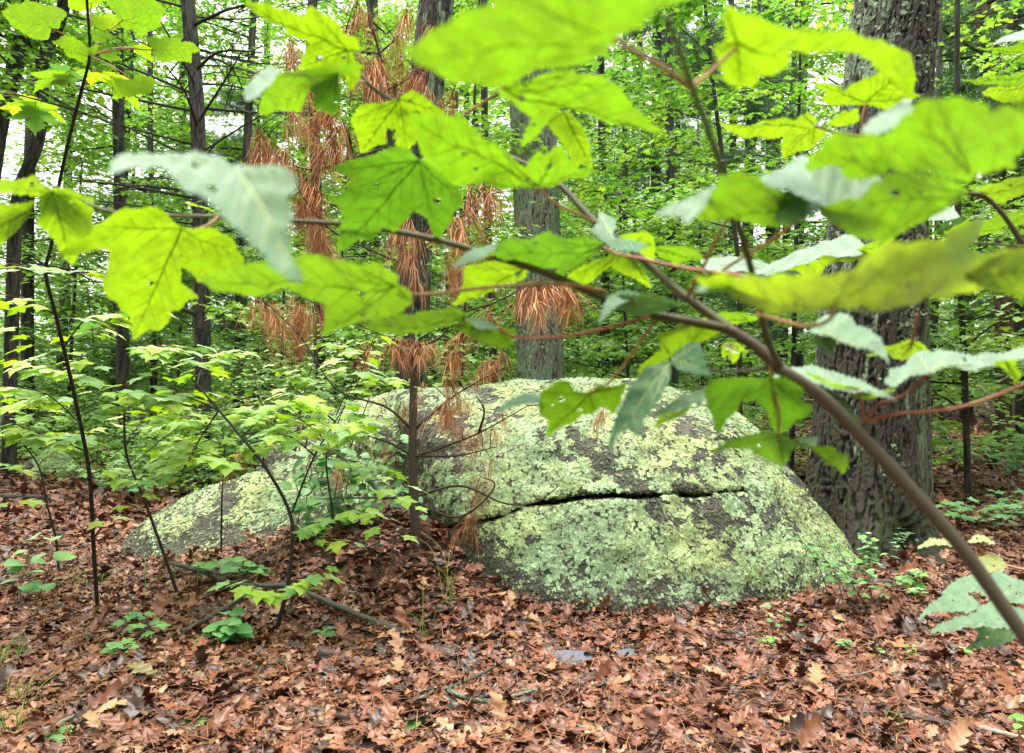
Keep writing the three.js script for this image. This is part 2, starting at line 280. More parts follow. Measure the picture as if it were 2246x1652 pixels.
function brush(seed, n, len) {
  const R = rng(seed), pos = [], idx = [];
  for (let i = 0; i < n; i++) {
    const b = pos.length / 3, c = V((R() - 0.5) * len, (R() - 0.5) * len * 0.3, (R() - 0.5) * len * 0.5), d = V(R() - 0.5, R() - 0.35, R() - 0.5).normalize().multiplyScalar(len * (0.5 + 0.5 * R())), s = V(R() - 0.5, R() - 0.5, R() - 0.5).cross(d).normalize().multiplyScalar(0.004);
    for (const p of [c.clone().add(s), c.clone().sub(s), c.clone().add(d)]) pos.push(p.x, p.y, p.z); idx.push(b, b + 1, b + 2);
  }
  return geoOf(pos, idx);
}
const sprays = [spray(11, 13, 0.085, 0.3), spray(12, 13, 0.1, 0.34)], farSpray = spray(15, 26, 0.15, 0.75), needles = brush(14, 60, 0.2);
const leafWhite = leafy(col(1, 1, 1), 0.58, 0.15), needleMat = std(col(1, 1, 1), 0.9, { side: THREE.DoubleSide });
const green = (R, t = 0) => { const y = R(), b = 0.72 + 0.6 * R(); return col(lerp(0.18, 0.4, y * y) * b, lerp(0.4, 0.56, y) * b, lerp(0.035, 0.045, y) * b); };
const pineGreen = (R) => { const b = 0.7 + 0.6 * R(); return col(0.1 * b, 0.19 * b, 0.065 * b); };
const randTurn = (R, p, s, tilt = 0.35) => new THREE.Matrix4().compose(p, new THREE.Quaternion().setFromEuler(new THREE.Euler((R() - 0.5) * tilt, R() * 6.28, (R() - 0.5) * tilt)), V(s, s, s));

// limbs with leaves: list of [from, to] ; returns matrices along the outer part of each limb
function dress(R, limb, n, spread, out, scale = 1, droop = 0) {
  for (let i = 0; i < n; i++) { const t = 0.25 + 0.8 * R(), p = limb[0].clone().lerp(limb[1], t).add(V((R() - 0.5) * spread, (R() - 0.5) * spread * 0.35 - droop * R(), (R() - 0.5) * spread)); out.push(randTurn(R, p, scale * (0.75 + 0.5 * R()))); }
}
const treeList = [];
function tree(name, label, category, group, o) {
  const R = rng(o.seed), base = o.pts[0].clone(), t = thing(name, label, category, base, group);
  const r0 = o.r, tall = o.pts[o.pts.length - 1].y - base.y;
  const trunkR = (u) => r0 * lerp(1, o.taper ?? 0.7, u);
  if (o.fine) part(t, 'trunk', barkTrunk(o.pts, (u) => trunkR(u), ...o.fine, { ...DARK, seed: o.seed, ...o.bark }), barkMat);
  else part(t, 'trunk', barkTrunk(o.pts, (u) => trunkR(u), 14, 40, { ...DARK, seed: o.seed, amp: r0 * 0.1, freq: 1.3 / r0, ...o.bark }), barkMat);
  const curve = new THREE.CatmullRomCurve3(o.pts), list = [], cols = [], kind = o.leaf || 'spray';
  for (let i = 0; i < (o.limbs || 0); i++) {
    const u = lerp(o.from ?? 0.25, 1, (i + 0.7 * R()) / o.limbs), p = curve.getPoint(u), a = o.azimuth ? o.azimuth(R, i) : R() * 6.283, L = (o.reach || 1.5) * (0.5 + 0.7 * R()) * lerp(1.1, 0.75, u), rise = (o.rise ?? 0.2) * (R() * 1.4 - 0.2);
    const q = p.clone().add(V(Math.cos(a) * L, L * rise, Math.sin(a) * L)), m = p.clone().lerp(q, 0.5).add(V((R() - 0.5) * 0.25 * L, (R() - 0.3) * 0.14 * L, (R() - 0.5) * 0.25 * L)), lr = Math.min(r0 * 0.35, (o.limbR || 0.02)) * (0.6 + 0.6 * R());
    const lm = part(t, 'limb', tube([p, m, q], [lr, lr * 0.3], 5, 6), o.limbMat || twigMat);
    if (o.twigs) { const gs = []; for (let k = 0; k < o.twigs; k++) { const v = 0.25 + 0.7 * R(), w = p.clone().lerp(q, v).lerp(m, (1 - Math.abs(v - 0.5) * 2) * 0.6), b = a + (R() - 0.5) * 2, l2 = L * (0.15 + 0.3 * R()); gs.push(tube([w, w.clone().add(V(Math.cos(b) * l2 * 0.5, l2 * (R() - 0.4) * 0.5, Math.sin(b) * l2 * 0.5)), w.clone().add(V(Math.cos(b) * l2, l2 * (R() - 0.5), Math.sin(b) * l2))], [lr * 0.45, lr * 0.15], 4, 3)); } const tw = part(lm, 'twig', mergeGeometries(gs), o.limbMat || twigMat); tw.userData.kind = 'stuff'; }
    if (o.leaves) dress(R, [p, q], o.leaves, o.spread || 0.7, list, o.scale || 1, o.droop || 0);
  }
  for (let i = 0; i < (o.cloud || 0); i++) { const a = R() * 6.283, e = Math.cbrt(R()), ph = Math.acos(2 * R() - 1), c = o.crown; list.push(randTurn(R, V(c[0].x + Math.cos(a) * Math.sin(ph) * e * c[1], c[0].y + Math.cos(ph) * e * c[2], c[0].z + Math.sin(a) * Math.sin(ph) * e * c[1]), (o.scale || 1) * (0.7 + 0.6 * R()), 0.8)); }
  const kept = list.filter((m) => { const e = m.elements; return e[13] > H(e[12], e[14]) + 0.1 && !(e[14] > -7.6 && Math.abs(e[12]) < 3 && e[13] < 3); });
  kept.forEach(() => cols.push(kind === 'needle' ? pineGreen(R) : green(R)));
  if (kept.length) {
    if (kind === 'spray') { const h = kept.length >> 1; swarm(t, 'crown', sprays[o.seed & 1], leafWhite, kept, cols); }
    else if (kind === 'far') swarm(t, 'crown', farSpray, leafWhite, kept, cols);
    else swarm(t, 'crown', needles, needleMat, kept, cols);
  }
  treeList.push([base.x, base.z, r0]);
  return t;
}
const rise = (list, up) => { const p = pxs(list), b = p[0]; p[0] = onGround(b.x, b.z, -0.12); if (up) p.push(p[p.length - 1].clone().add(up)); return p; };

tree('oak_tree', 'massive dark-barked tree leaning right behind the boulder, mossy at its foot', 'tree', null, {
  seed: 3, r: 0.375, taper: 0.86, fine: [420, 560], pts: rise([[1888, 1210, 5.95], [1890, 1000, 6.0], [1900, 700, 6.05], [1926, 400, 6.1], [1968, 0, 6.2]], V(0.2, 1.2, 0)),
  bark: { amp: 0.022, freq: 21, flare: 0.55, flareH: 0.36, roots: 5, seed: 3, dark: [0.005, 0.004, 0.0035], light: [0.06, 0.053, 0.044], lichen: { from: 0.27, bias: (a, h) => 0.3 * smooth(0.2, -0.9, Math.cos(a)) * smooth(1.0, 2.6, h) - 0.15 * smooth(1.4, 0.2, h) }, moss: (a, h) => 0.25 - h * 0.2 } });
{ const t = scene.children[scene.children.length - 1], m = std(col(0.02, 0.021, 0.012), 0.95); // roots
  for (const [a, b, c, r] of [[[1960, 1120, 5.75], [2010, 1215], [2068, 1248], 0.11], [[1905, 1195, 5.65], [1945, 1228], [2005, 1252], 0.07]]) { const p = P(...a), q = groundAt(...b), e = groundAt(...c); q.y += 0.07; e.y -= 0.03; part(t, 'root', tube([p, q, e], [r * 1.35, r * 0.6], 26, 40, 0.6, a[0]), m); } }
tree('forest_tree', 'grey lichened trunk close behind the right side of the massive tree', 'tree', null, { seed: 5, r: 0.155, taper: 0.9, fine: [90, 160], pts: rise([[2006, 1130, 7.4], [2003, 900, 7.4], [2000, 500, 7.4]], V(0, 4, 0)), bark: { amp: 0.012, freq: 16, light: [0.13, 0.12, 0.1], lichen: { from: 0.12 } } });
tree('pine_tree', 'straight grey-green lichened trunk rising behind the middle of the boulder', 'tree', null, { seed: 7, r: 0.272, taper: 0.9, fine: [230, 420], pts: rise([[1186, 1000, 8.6], [1183, 700, 8.6], [1175, 400, 8.6], [1166, 200, 8.6], [1160, 0, 8.6]], V(0, 2, 0)), bark: { amp: 0.014, freq: 24, light: [0.21, 0.18, 0.155], dark: [0.025, 0.02, 0.017], lichen: { from: -0.02, bias: (a, h) => 0.08 * smooth(1.5, 0.5, h) + 0.16 * smooth(0.3, -0.6, Math.cos(a)) } } });
tree('forest_tree', 'dark rough trunk behind the dead brown pine sapling, spotted with lichen', 'tree', null, { seed: 9, r: 0.195, taper: 1.1, fine: [180, 340], pts: rise([[893, 1000, 9], [905, 700, 9], [918, 400, 9], [940, 150, 9], [958, 0, 9]], V(0.3, 2, 0)), bark: { amp: 0.014, freq: 24, lichen: { from: 0.3, bias: (a) => 0.3 * smooth(-0.2, 0.9, Math.cos(a)) } } });
tree('spruce_tree', 'thin dark conifer trunk left of the dead pine with many bare curved branches', 'tree', null, { seed: 13, r: 0.098, taper: 0.8, fine: [60, 160], pts: rise([[447, 1000, 9.2], [444, 700, 9.2], [437, 400, 9.2], [430, 200, 9.2], [412, 0, 9.2]], V(-0.1, 2.5, 0)), limbs: 46, from: 0.16, reach: 2.1, rise: 0.25, limbR: 0.021, twigs: 5, bark: { amp: 0.009, freq: 18 } });
tree('oak_tree', 'curved dark trunk at the upper left edge, leaning right as it rises', 'tree', null, { seed: 15, r: 0.105, taper: 0.9, fine: [60, 120], pts: rise([[-60, 1000, 9.5], [-40, 600, 9.5], [0, 270, 9.5], [32, 150, 9.5], [52, 70, 9.5], [70, -20, 9.5]], V(0.4, 2, 0)), limbs: 8, from: 0.6, reach: 2, rise: 0.5, limbR: 0.03, twigs: 4, leaves: 26, bark: { amp: 0.01, freq: 14, lichen: { from: 0.45 } } });
tree('oak_tree', 'crooked dark trunk at the upper left, second from the left edge', 'tree', null, { seed: 17, r: 0.085, taper: 0.9, fine: [60, 120], pts: rise([[18, 1000, 9.8], [28, 640, 9.8], [40, 430, 9.8], [82, 310, 9.8], [92, 215, 9.8], [98, 125, 9.8], [132, 40, 9.8], [150, -30, 9.8]], V(0.6, 2, 0)), limbs: 14, from: 0.4, reach: 2.4, rise: 0.4, limbR: 0.025, twigs: 5, leaves: 22, bark: { amp: 0.01, freq: 14 } });
tree('pine_tree', 'reddish forked pine trunk at the upper right beyond the massive tree', 'tree', null, { seed: 19, r: 0.13, taper: 0.8, fine: [60, 120], pts: rise([[2205, 900, 11], [2200, 500, 11], [2190, 200, 11], [2150, 0, 11]], V(-0.3, 3, 0)), limbs: 40, from: 0.3, reach: 2.6, rise: 0.25, limbR: 0.03, twigs: 5, leaves: 16, leaf: 'needle', spread: 0.9, scale: 1.2, bark: { amp: 0.01, freq: 12, light: [0.14, 0.08, 0.055], dark: [0.02, 0.014, 0.012] } });
{ // leaf lichen on the two big trunks
  const tone = (q, R) => { const b = 0.5 + 0.6 * R(); return col(0.24 * b, 0.3 * b, 0.2 * b); };
  for (const [label, n, mask] of [['straight grey-green', 16000, (q) => smooth(0, 0.22, fbm(q.x * 5, q.y * 4, q.z * 5, 3) + 0.2 * noise(q.x * 20, q.y * 20, q.z * 20) + 0.06)], ['massive dark', 26000, (q, m) => smooth(0.05, 0.25, fbm(q.x * 4, q.y * 3, q.z * 4, 3) + 0.3 * noise(q.x * 22, q.y * 22, q.z * 22) + (q.y > 1.6 ? 0.22 * smooth(0.3, -0.8, m.x) : -0.2))], ['grey lichened trunk close', 6000, (q) => smooth(-0.05, 0.2, fbm(q.x * 6, q.y * 5, q.z * 6, 3))]]) {
    const t = scene.children.find((c) => (c.userData.label || '').startsWith(label)), g = t.children.find((c) => c.name === 'trunk').geometry; crust(t, g, n, 0.013, (q, m) => (m.z < -0.2 || q.y > 6 ? 0 : mask(q, m)), tone, n);
  }
}
// saplings and poles on the right and in the middle distance
const poles = [
  ['slender dark sapling trunk standing on the brown leaves at the right', 2125, 1108, 0.035, 7.8, [[2118, 880], [2108, 640], [2100, 400]]],
  ['thin leaning stem just right of the grey lichened trunk', 2075, 905, 0.045, 13, [[2060, 860], [2045, 700], [2040, 500]]],
  ['dark pole beside the grey lichened trunk, right of the massive tree', 2030, 1000, 0.05, 9.5, [[2040, 850], [2050, 700], [2060, 450]]],
  ['thick dark trunk cut by the right edge of the picture', 2238, 990, 0.14, 11.5, [[2236, 800], [2232, 600], [2228, 300]]],
  ['dark trunk in the middle distance right of the lichened pine', 1330, 850, 0.075, 12.5, [[1328, 600], [1322, 400], [1318, 100]]],
  ['dim grey trunk in the middle distance, second right of the lichened pine', 1372, 850, 0.06, 15, [[1372, 600], [1370, 300]]],
  ['dark mid-distance trunk left of the massive tree', 1478, 870, 0.08, 12, [[1476, 700], [1470, 400], [1468, 100]]],
  ['slim dark sapling seen behind the upright green twig', 1625, 1000, 0.028, 8.2, [[1622, 760], [1618, 560], [1590, 380], [1560, 150], [1548, 20]]],
  ['dark trunk low at the left between the maple saplings', 272, 860, 0.1, 11.5, [[268, 700], [262, 400], [258, 100]]],
  ['dark trunk at the far left under the maple leaves', 62, 890, 0.11, 13, [[60, 700], [62, 450], [70, 200]]],
  ['grey trunk left of the thin conifer, half hidden by leaves', 336, 860, 0.06, 14, [[336, 600], [330, 300]]],
  ['dark pole behind the dead pine, left of the lichened pine', 1085, 860, 0.06, 10.5, [[1080, 700], [1070, 500], [1062, 200]]],
  ['trunk in the middle distance between the conifer and the dead pine', 700, 860, 0.1, 12, [[700, 700], [692, 350], [686, 100]]],
];
poles.forEach(([label, x, y, r, d, up], i) => tree('forest_tree', label, 'tree', null, { seed: 101 + i * 2, r, taper: 0.75, pts: rise([[x, y, d], ...up.map((u) => [...u, d])], V(0, d * 0.25, 0)), limbs: 16, from: 0.22, reach: 1.7, rise: 0.3, limbR: 0.014, twigs: 3, leaves: [0, 1, 2].includes(i) ? 7 : 12, spread: 0.8, bark: { lichen: { from: 0.35 } } }));

// understory: young broad-leaved trees whose flat layers of leaves fill the middle distance
{
  const R = rng(500); let made = 0;
  for (let i = 0; made < 58 && i < 400; i++) {
    const d = 8.4 + 14 * R() ** 1.2, a = (R() - 0.5) * 1.5, x = Math.sin(a) * d, z = -Math.cos(a) * d;
    if (z > -8.2 && Math.abs(x) < 2.8) continue;
    if (x > 3.6 && d < 17 && R() < 0.75) continue;                              // the open leafy ground at the right
    if (x < -3.2 && d < 13) continue;
    if (treeList.some(([tx, tz]) => Math.hypot(tx - x, tz - z) < 0.55)) continue;
    made++; const h = 2.6 + 4.5 * R(), b = onGround(x, z, -0.1), l = (R() - 0.5) * 0.8;
    tree('young_tree', 'young broad-leaved tree with flat layers of light green leaves in the middle distance', 'young tree', 'young trees filling the middle distance', {
      seed: 900 + i, r: 0.02 + 0.018 * R(), taper: 0.4, pts: [b, b.clone().add(V(l * 0.4, h * 0.4, 0.1 * l)), b.clone().add(V(l, h, l * 0.3))], limbs: 16, from: 0.1, reach: 1.35 + 0.4 * R(), rise: 0.22, limbR: 0.009, leaves: 12, spread: 0.75 });
  }
}
{ // pines with soft dark needles behind
  const R = rng(640);
  for (const [x, d] of [[1430, 17], [1260, 22], [1600, 21], [560, 24], [2120, 17], [2330, 15], [1480, 26], [880, 26]]) {
    const p = P(x, 826, d), b = onGround(p.x, p.z, -0.1), h = 10 + 4 * R();
    tree('pine_tree', 'pine with soft dark green needles standing back in the forest', 'tree', 'pines standing back in the forest', { seed: Math.round(x * 1.7), r: 0.1 + 0.07 * R(), taper: 0.5, pts: [b, b.clone().add(V(0.1, h * 0.5, 0)), b.clone().add(V(0.2 * R(), h, 0))], limbs: 34, from: 0.1, reach: 2.6, rise: 0.12, limbR: 0.025, leaves: 42, leaf: 'needle', spread: 1.1, scale: 1.5 });
  }
}
{ // tall trees farther off, whose crowns close the view
  const R = rng(77); let n = 0;
  for (const [x, d, h] of [[250, 15, 11], [520, 16, 12], [380, 19, 14], [650, 20, 14], [130, 17, 12], [780, 18, 13], [1000, 19, 13]]) {
    const p = P(x, 826, d), b = onGround(p.x, p.z, -0.1);
    tree('tall_tree', 'tall dark trunk with a leafy crown far back in the forest', 'tree', 'tall trees far back in the forest', { seed: 2900 + x, r: 0.12, taper: 0.5, pts: [b, b.clone().add(V(0.2, h * 0.5, 0)), b.clone().add(V(0.5, h, 0))], limbs: 16, from: 0.3, reach: 2.2, rise: 0.3, limbR: 0.03, leaves: 34, spread: 1.3, scale: 1.1 });
  }
  for (let i = 0; n < 56 && i < 500; i++) {
    const d = 21 + 22 * R(), a = (R() - 0.5) * 1.75, x = Math.sin(a) * d, z = -Math.cos(a) * d;
    if (treeList.some(([tx, tz]) => Math.hypot(tx - x, tz - z) < 1.0)) continue;
    n++; const h = 13 + 6 * R(), b = onGround(x, z, -0.1), l = (R() - 0.5) * 2;
    tree('tall_tree', 'tall dark trunk with a leafy crown far back in the forest', 'tree', 'tall trees far back in the forest', {
      seed: 3000 + i, r: 0.1 + 0.13 * R(), taper: 0.6, pts: [b, b.clone().add(V(l * 0.3, h * 0.45, 0)), b.clone().add(V(l, h, l * 0.5))], limbs: 14, from: 0.16, reach: 3.2, rise: 0.3, limbR: 0.05, leaves: 12, leaf: 'far', spread: 2.0, scale: 0.9, cloud: 0 });
  }
}
{ // low bushes
  const R = rng(88);
  for (const [x, d, n, s, label] of [[-170, 9.8, 90, 0.5, 'low light green bush at the left edge beyond the brown path'], [225, 11.4, 90, 0.6, 'low green bush right of the small far rock'], [400, 9.6, 90, 0.7, 'low leafy bush behind the left end of the boulder'], [-90, 10.5, 90, 0.8, 'low green bush outside the left edge'],
    [1420, 10, 70, 0.6, 'low bush just behind the boulder top'], [1040, 9.5, 80, 0.55, 'low dark green bush behind the boulder at the foot of the dark trunk'], [2190, 10.5, 60, 0.7, 'leafy low bush at the right edge of the woods floor'], [600, 10, 110, 0.8, 'dense low bush behind the shoulder of the boulder'],
    [-150, 11, 190, 1.1, 'tall light green thicket at the left border of the picture'], [90, 12.5, 190, 1.2, 'leafy thicket behind the small far rock'], [300, 10.4, 190, 1.0, 'light green thicket beyond the end of the brown path'], [450, 8.8, 170, 0.85, 'leafy thicket close behind the left ledge of the boulder'], [560, 9.4, 190, 1.1, 'tall thicket behind the left shoulder of the boulder'], [700, 8.9, 180, 1.0, 'bright thicket rising over the shoulder of the boulder'], [830, 9.6, 170, 1.1, 'thicket left of the dark rough trunk'], [1000, 10.4, 160, 1.1, 'thicket between the dark rough trunk and the lichened pine'], [1290, 10.5, 150, 1.0, 'thicket right of the lichened pine behind the boulder'], [1560, 11, 150, 1.0, 'leafy thicket behind the right end of the boulder top'], [1700, 10, 130, 0.9, 'thicket beside the left of the massive tree']]) {
    const p = P(x, 826, d), b = onGround(p.x, p.z), tall = n > 120 ? 1.25 : 0.75, t = thing('bush', label, 'bush', b), L = [], C = [];
    for (let i = 0; i < n; i++) { const a = R() * 6.28, r = Math.sqrt(R()) * s * 1.3; L.push(randTurn(R, b.clone().add(V(Math.cos(a) * r, 0.1 + R() * s * tall * (1 - r / s * 0.4), Math.sin(a) * r)), 0.45 + 0.35 * R(), 0.7)); C.push(green(R)); }
    for (let k = 0; k < 5; k++) part(t, 'stem', tube([b.clone(), b.clone().add(V((R() - 0.5) * 0.3, s * 0.4, (R() - 0.5) * 0.3)), b.clone().add(V((R() - 0.5) * s * 1.4, s * 0.8, (R() - 0.5) * s))], [0.008, 0.003], 5), twigMat);
    swarm(t, 'foliage', sprays[0], leafWhite, L, C);
  }
}

{ // the far edge of the wood, too distant to tell its bushes and trees apart
  const R = rng(4321), L = [], C = [];
  for (let i = 0; i < 7000; i++) { const a = (R() - 0.5) * 1.9, d = 34 + 14 * R(), x = Math.sin(a) * d, z = -Math.cos(a) * d; L.push(randTurn(R, V(x, H(x, z) + 7 * R() * R() + 0.2, z), 1 + 0.6 * R(), 1.2)); C.push(green(R)); }
  const w = swarm(null, 'distant_woods', farSpray, leafWhite, L, C); w.userData.label = 'pale green mass of distant woods closing the view behind the trunks'; w.userData.category = 'woods';
}

{ // the wood goes on behind the viewpoint and at its sides, and shades the place from there
  const R = rng(2718);
  for (let i = 0; i < 30; i++) {
    const a = 0.95 + (i + R()) / 30 * (6.283 - 1.9), d = 6.5 + 10 * R(), x = Math.sin(a) * d, z = -Math.cos(a) * d, h = 9 + 5 * R(), b = onGround(x, z, -0.1);
    tree('tall_tree', 'leafy tree of the wood behind and beside the viewpoint', 'tree', 'trees of the wood behind the viewpoint', { seed: 7000 + i, r: 0.12 + 0.1 * R(), taper: 0.6, pts: [b, b.clone().add(V(0.1, h * 0.5, 0)), b.clone().add(V(0.3, h, 0.2))], limbs: 18, from: 0.08, reach: 2.6, rise: 0.25, limbR: 0.04, leaves: 26, leaf: 'far', spread: 1.7, scale: 0.9 });
  }
}

{ // say of each of the forest trees which one it is
  const marks = [[-900, 'the view beyond the left edge'], [0, 'the left edge'], [75, 'the curved left trunks'], [437, 'the thin bare-branched conifer'], [925, 'the dark rough trunk'], [1175, 'the lichened pine'], [1480, 'the boulder top'], [1900, 'the massive tree'], [2246, 'the right edge'], [3200, 'the view beyond the right edge']];
  const nth = ['nearest', 'second', 'third', 'fourth', 'fifth', 'sixth', 'seventh', 'eighth', 'ninth', 'tenth', 'eleventh', 'twelfth', 'thirteenth', 'fourteenth', 'fifteenth', 'sixteenth', 'seventeenth', 'eighteenth', 'nineteenth', 'twentieth'];
  for (const [group, what] of [['young trees filling the middle distance', 'young layered-leaf tree'], ['pines standing back in the forest', 'soft-needled pine'], ['tall trees far back in the forest', 'tall far trunk']]) {
    const at = marks.map(() => []);
    for (const t of scene.children) if (t.userData.group === group) { const p = t.position, x = CX + p.x / -p.z * F; let k = 0; while (k < marks.length - 2 && x > marks[k + 1][0]) k++; at[k].push(t); }
    at.forEach((L, k) => L.sort((a, b) => b.position.z - a.position.z).forEach((t, i) => { t.userData.label = k === 0 ? `${nth[i]} ${what} standing outside the left edge` : k === marks.length - 2 ? `${nth[i]} ${what} standing outside the right edge` : `${nth[i]}${i ? ' nearest' : ''} ${what} between ${marks[k][1]} and ${marks[k + 1][1]}`; }));
  }
}
// ---------- small plants, saplings, litter ----------
// red maple leaf: half an outline mirrored, built in rings about a point on the midrib; base at 0, tip at +x, up +y
function mapleLeaf(seed, lobes = 1) {
  const R = rng(seed), half = [[0.0, 0.0], [-0.06, 0.1], [-0.03, 0.2], [0.02, 0.38], [0.08, 0.29], [0.12, 0.31], [0.17, 0.27], [0.22, 0.38], [0.27, 0.38], [0.33, 0.48], [0.37, 0.47], [0.5, 0.66], [0.5, 0.52], [0.54, 0.5], [0.52, 0.36], [0.55, 0.33], [0.49, 0.19 + 0.1 * (1 - lobes)], [0.58, 0.2], [0.62, 0.28], [0.67, 0.2], [0.74, 0.22], [0.77, 0.13], [0.84, 0.13], [0.88, 0.06], [1.05, 0]];
  const outl = [...half, ...half.slice(1, -1).reverse().map(([u, v]) => [u, -v])].map(([u, v]) => [u + (R() - 0.5) * 0.035, v + (R() - 0.5) * 0.035]), n = outl.length, pos = [], uv = [], idx = [], c = [0.27, 0];
  const bend = 0.1 + 0.25 * R(), fold = 0.1 + 0.25 * R(), tw = (R() - 0.5) * 0.3, ph = R() * 6;
  const put = (u, v) => { pos.push(u, -bend * u * u * 0.7 + fold * Math.abs(v) * 0.5 - 0.35 * v * v * (0.5 + R() * 0.1) + tw * u * v + 0.025 * Math.sin(u * 9 + v * 7 + ph), v); uv.push(u, v); };
  put(...c); for (const k of [0.35, 0.7, 1]) for (const [u, v] of outl) put(c[0] + (u - c[0]) * k, c[1] + (v - c[1]) * k);
  for (let i = 0; i < n; i++) { const j = (i + 1) % n; idx.push(0, 1 + j, 1 + i); for (let r = 0; r < 2; r++) { const a = 1 + r * n; idx.push(a + i, a + j, a + n + i, a + j, a + n + j, a + n + i); } }
  return geoOf(pos, idx, uv);
}
function roundLeaf(seed, wide = 0.36, n = 7) {
  const R = rng(seed), pos = [], idx = [], bend = 0.1 + 0.25 * R(), fold = 0.2 + 0.3 * R();
  for (let i = 0; i <= n; i++) { const u = i / n, w = wide * Math.pow(Math.sin(Math.PI * Math.pow(u, 0.75)), 0.8); for (const s of [-1, 0, 1]) pos.push(u, -bend * u * u + fold * Math.abs(s) * w * 0.6, s * w); }
  for (let i = 0; i < n; i++) for (let k = 0; k < 2; k++) { const a = i * 3 + k; idx.push(a, a + 1, a + 3, a + 1, a + 4, a + 3); }
  return geoOf(pos, idx);
}
// fallen oak leaf: pointed lobes, curled dry
function oakLeaf(seed, stations = 15) {
  const R = rng(seed), pos = [], idx = [], lobes = 3 + Math.floor(R() * 2), bend = (R() - 0.45) * 0.7, cup = (R() - 0.35) * 0.85, ph = R() * 6, tw = (R() - 0.5) * 0.8;
  for (let i = 0; i <= stations; i++) {
    const u = i / stations, env = Math.pow(Math.sin(Math.PI * clamp(u * 0.93 + 0.04)), 0.6);
    for (const s of [-1, -0.5, 0, 0.5, 1]) {
      const l = (u * lobes + (s < 0 ? 0.15 : 0)) % 1, w = (u < 0.08 ? 0.012 : 0.3 * env * (0.3 + 0.7 * Math.pow(l, 0.9))) * (0.9 + 0.25 * R()), x = u + Math.abs(s) * w * 0.28, z = s * w;
      pos.push(x, bend * (u - 0.5) ** 2 * 1.2 + cup * z * z * 2.4 + tw * (u - 0.5) * z + 0.035 * Math.sin(u * 11 + s * 2 + ph) + 0.02 * (R() - 0.5), z);
    }
  }
  for (let i = 0; i < stations; i++) for (let k = 0; k < 4; k++) { const a = i * 5 + k; idx.push(a, a + 1, a + 5, a + 1, a + 6, a + 5); }
  return geoOf(pos, idx);
}
const oakLeaves = [...[1, 2, 3, 4, 5].map((s) => oakLeaf(s * 13)), oakLeaf(91), oakLeaf(104)], farOak = [oakLeaf(5, 6), oakLeaf(9, 6)];
const litterTone = (R) => { const t = R(), b = 0.75 + 0.5 * R(); return t < 0.36 ? col(0.215 * b, 0.068 * b, 0.026 * b) : t < 0.47 ? col(0.32 * b, 0.155 * b, 0.072 * b) : t < 0.82 ? col(0.12 * b, 0.031 * b, 0.012 * b) : col(0.045 * b, 0.019 * b, 0.013 * b); };
const dryLeaf = new THREE.MeshPhysicalMaterial({ color: col(1, 1, 1), roughness: 0.6, side: THREE.DoubleSide, clearcoat: 0.38, clearcoatRoughness: 0.25 });
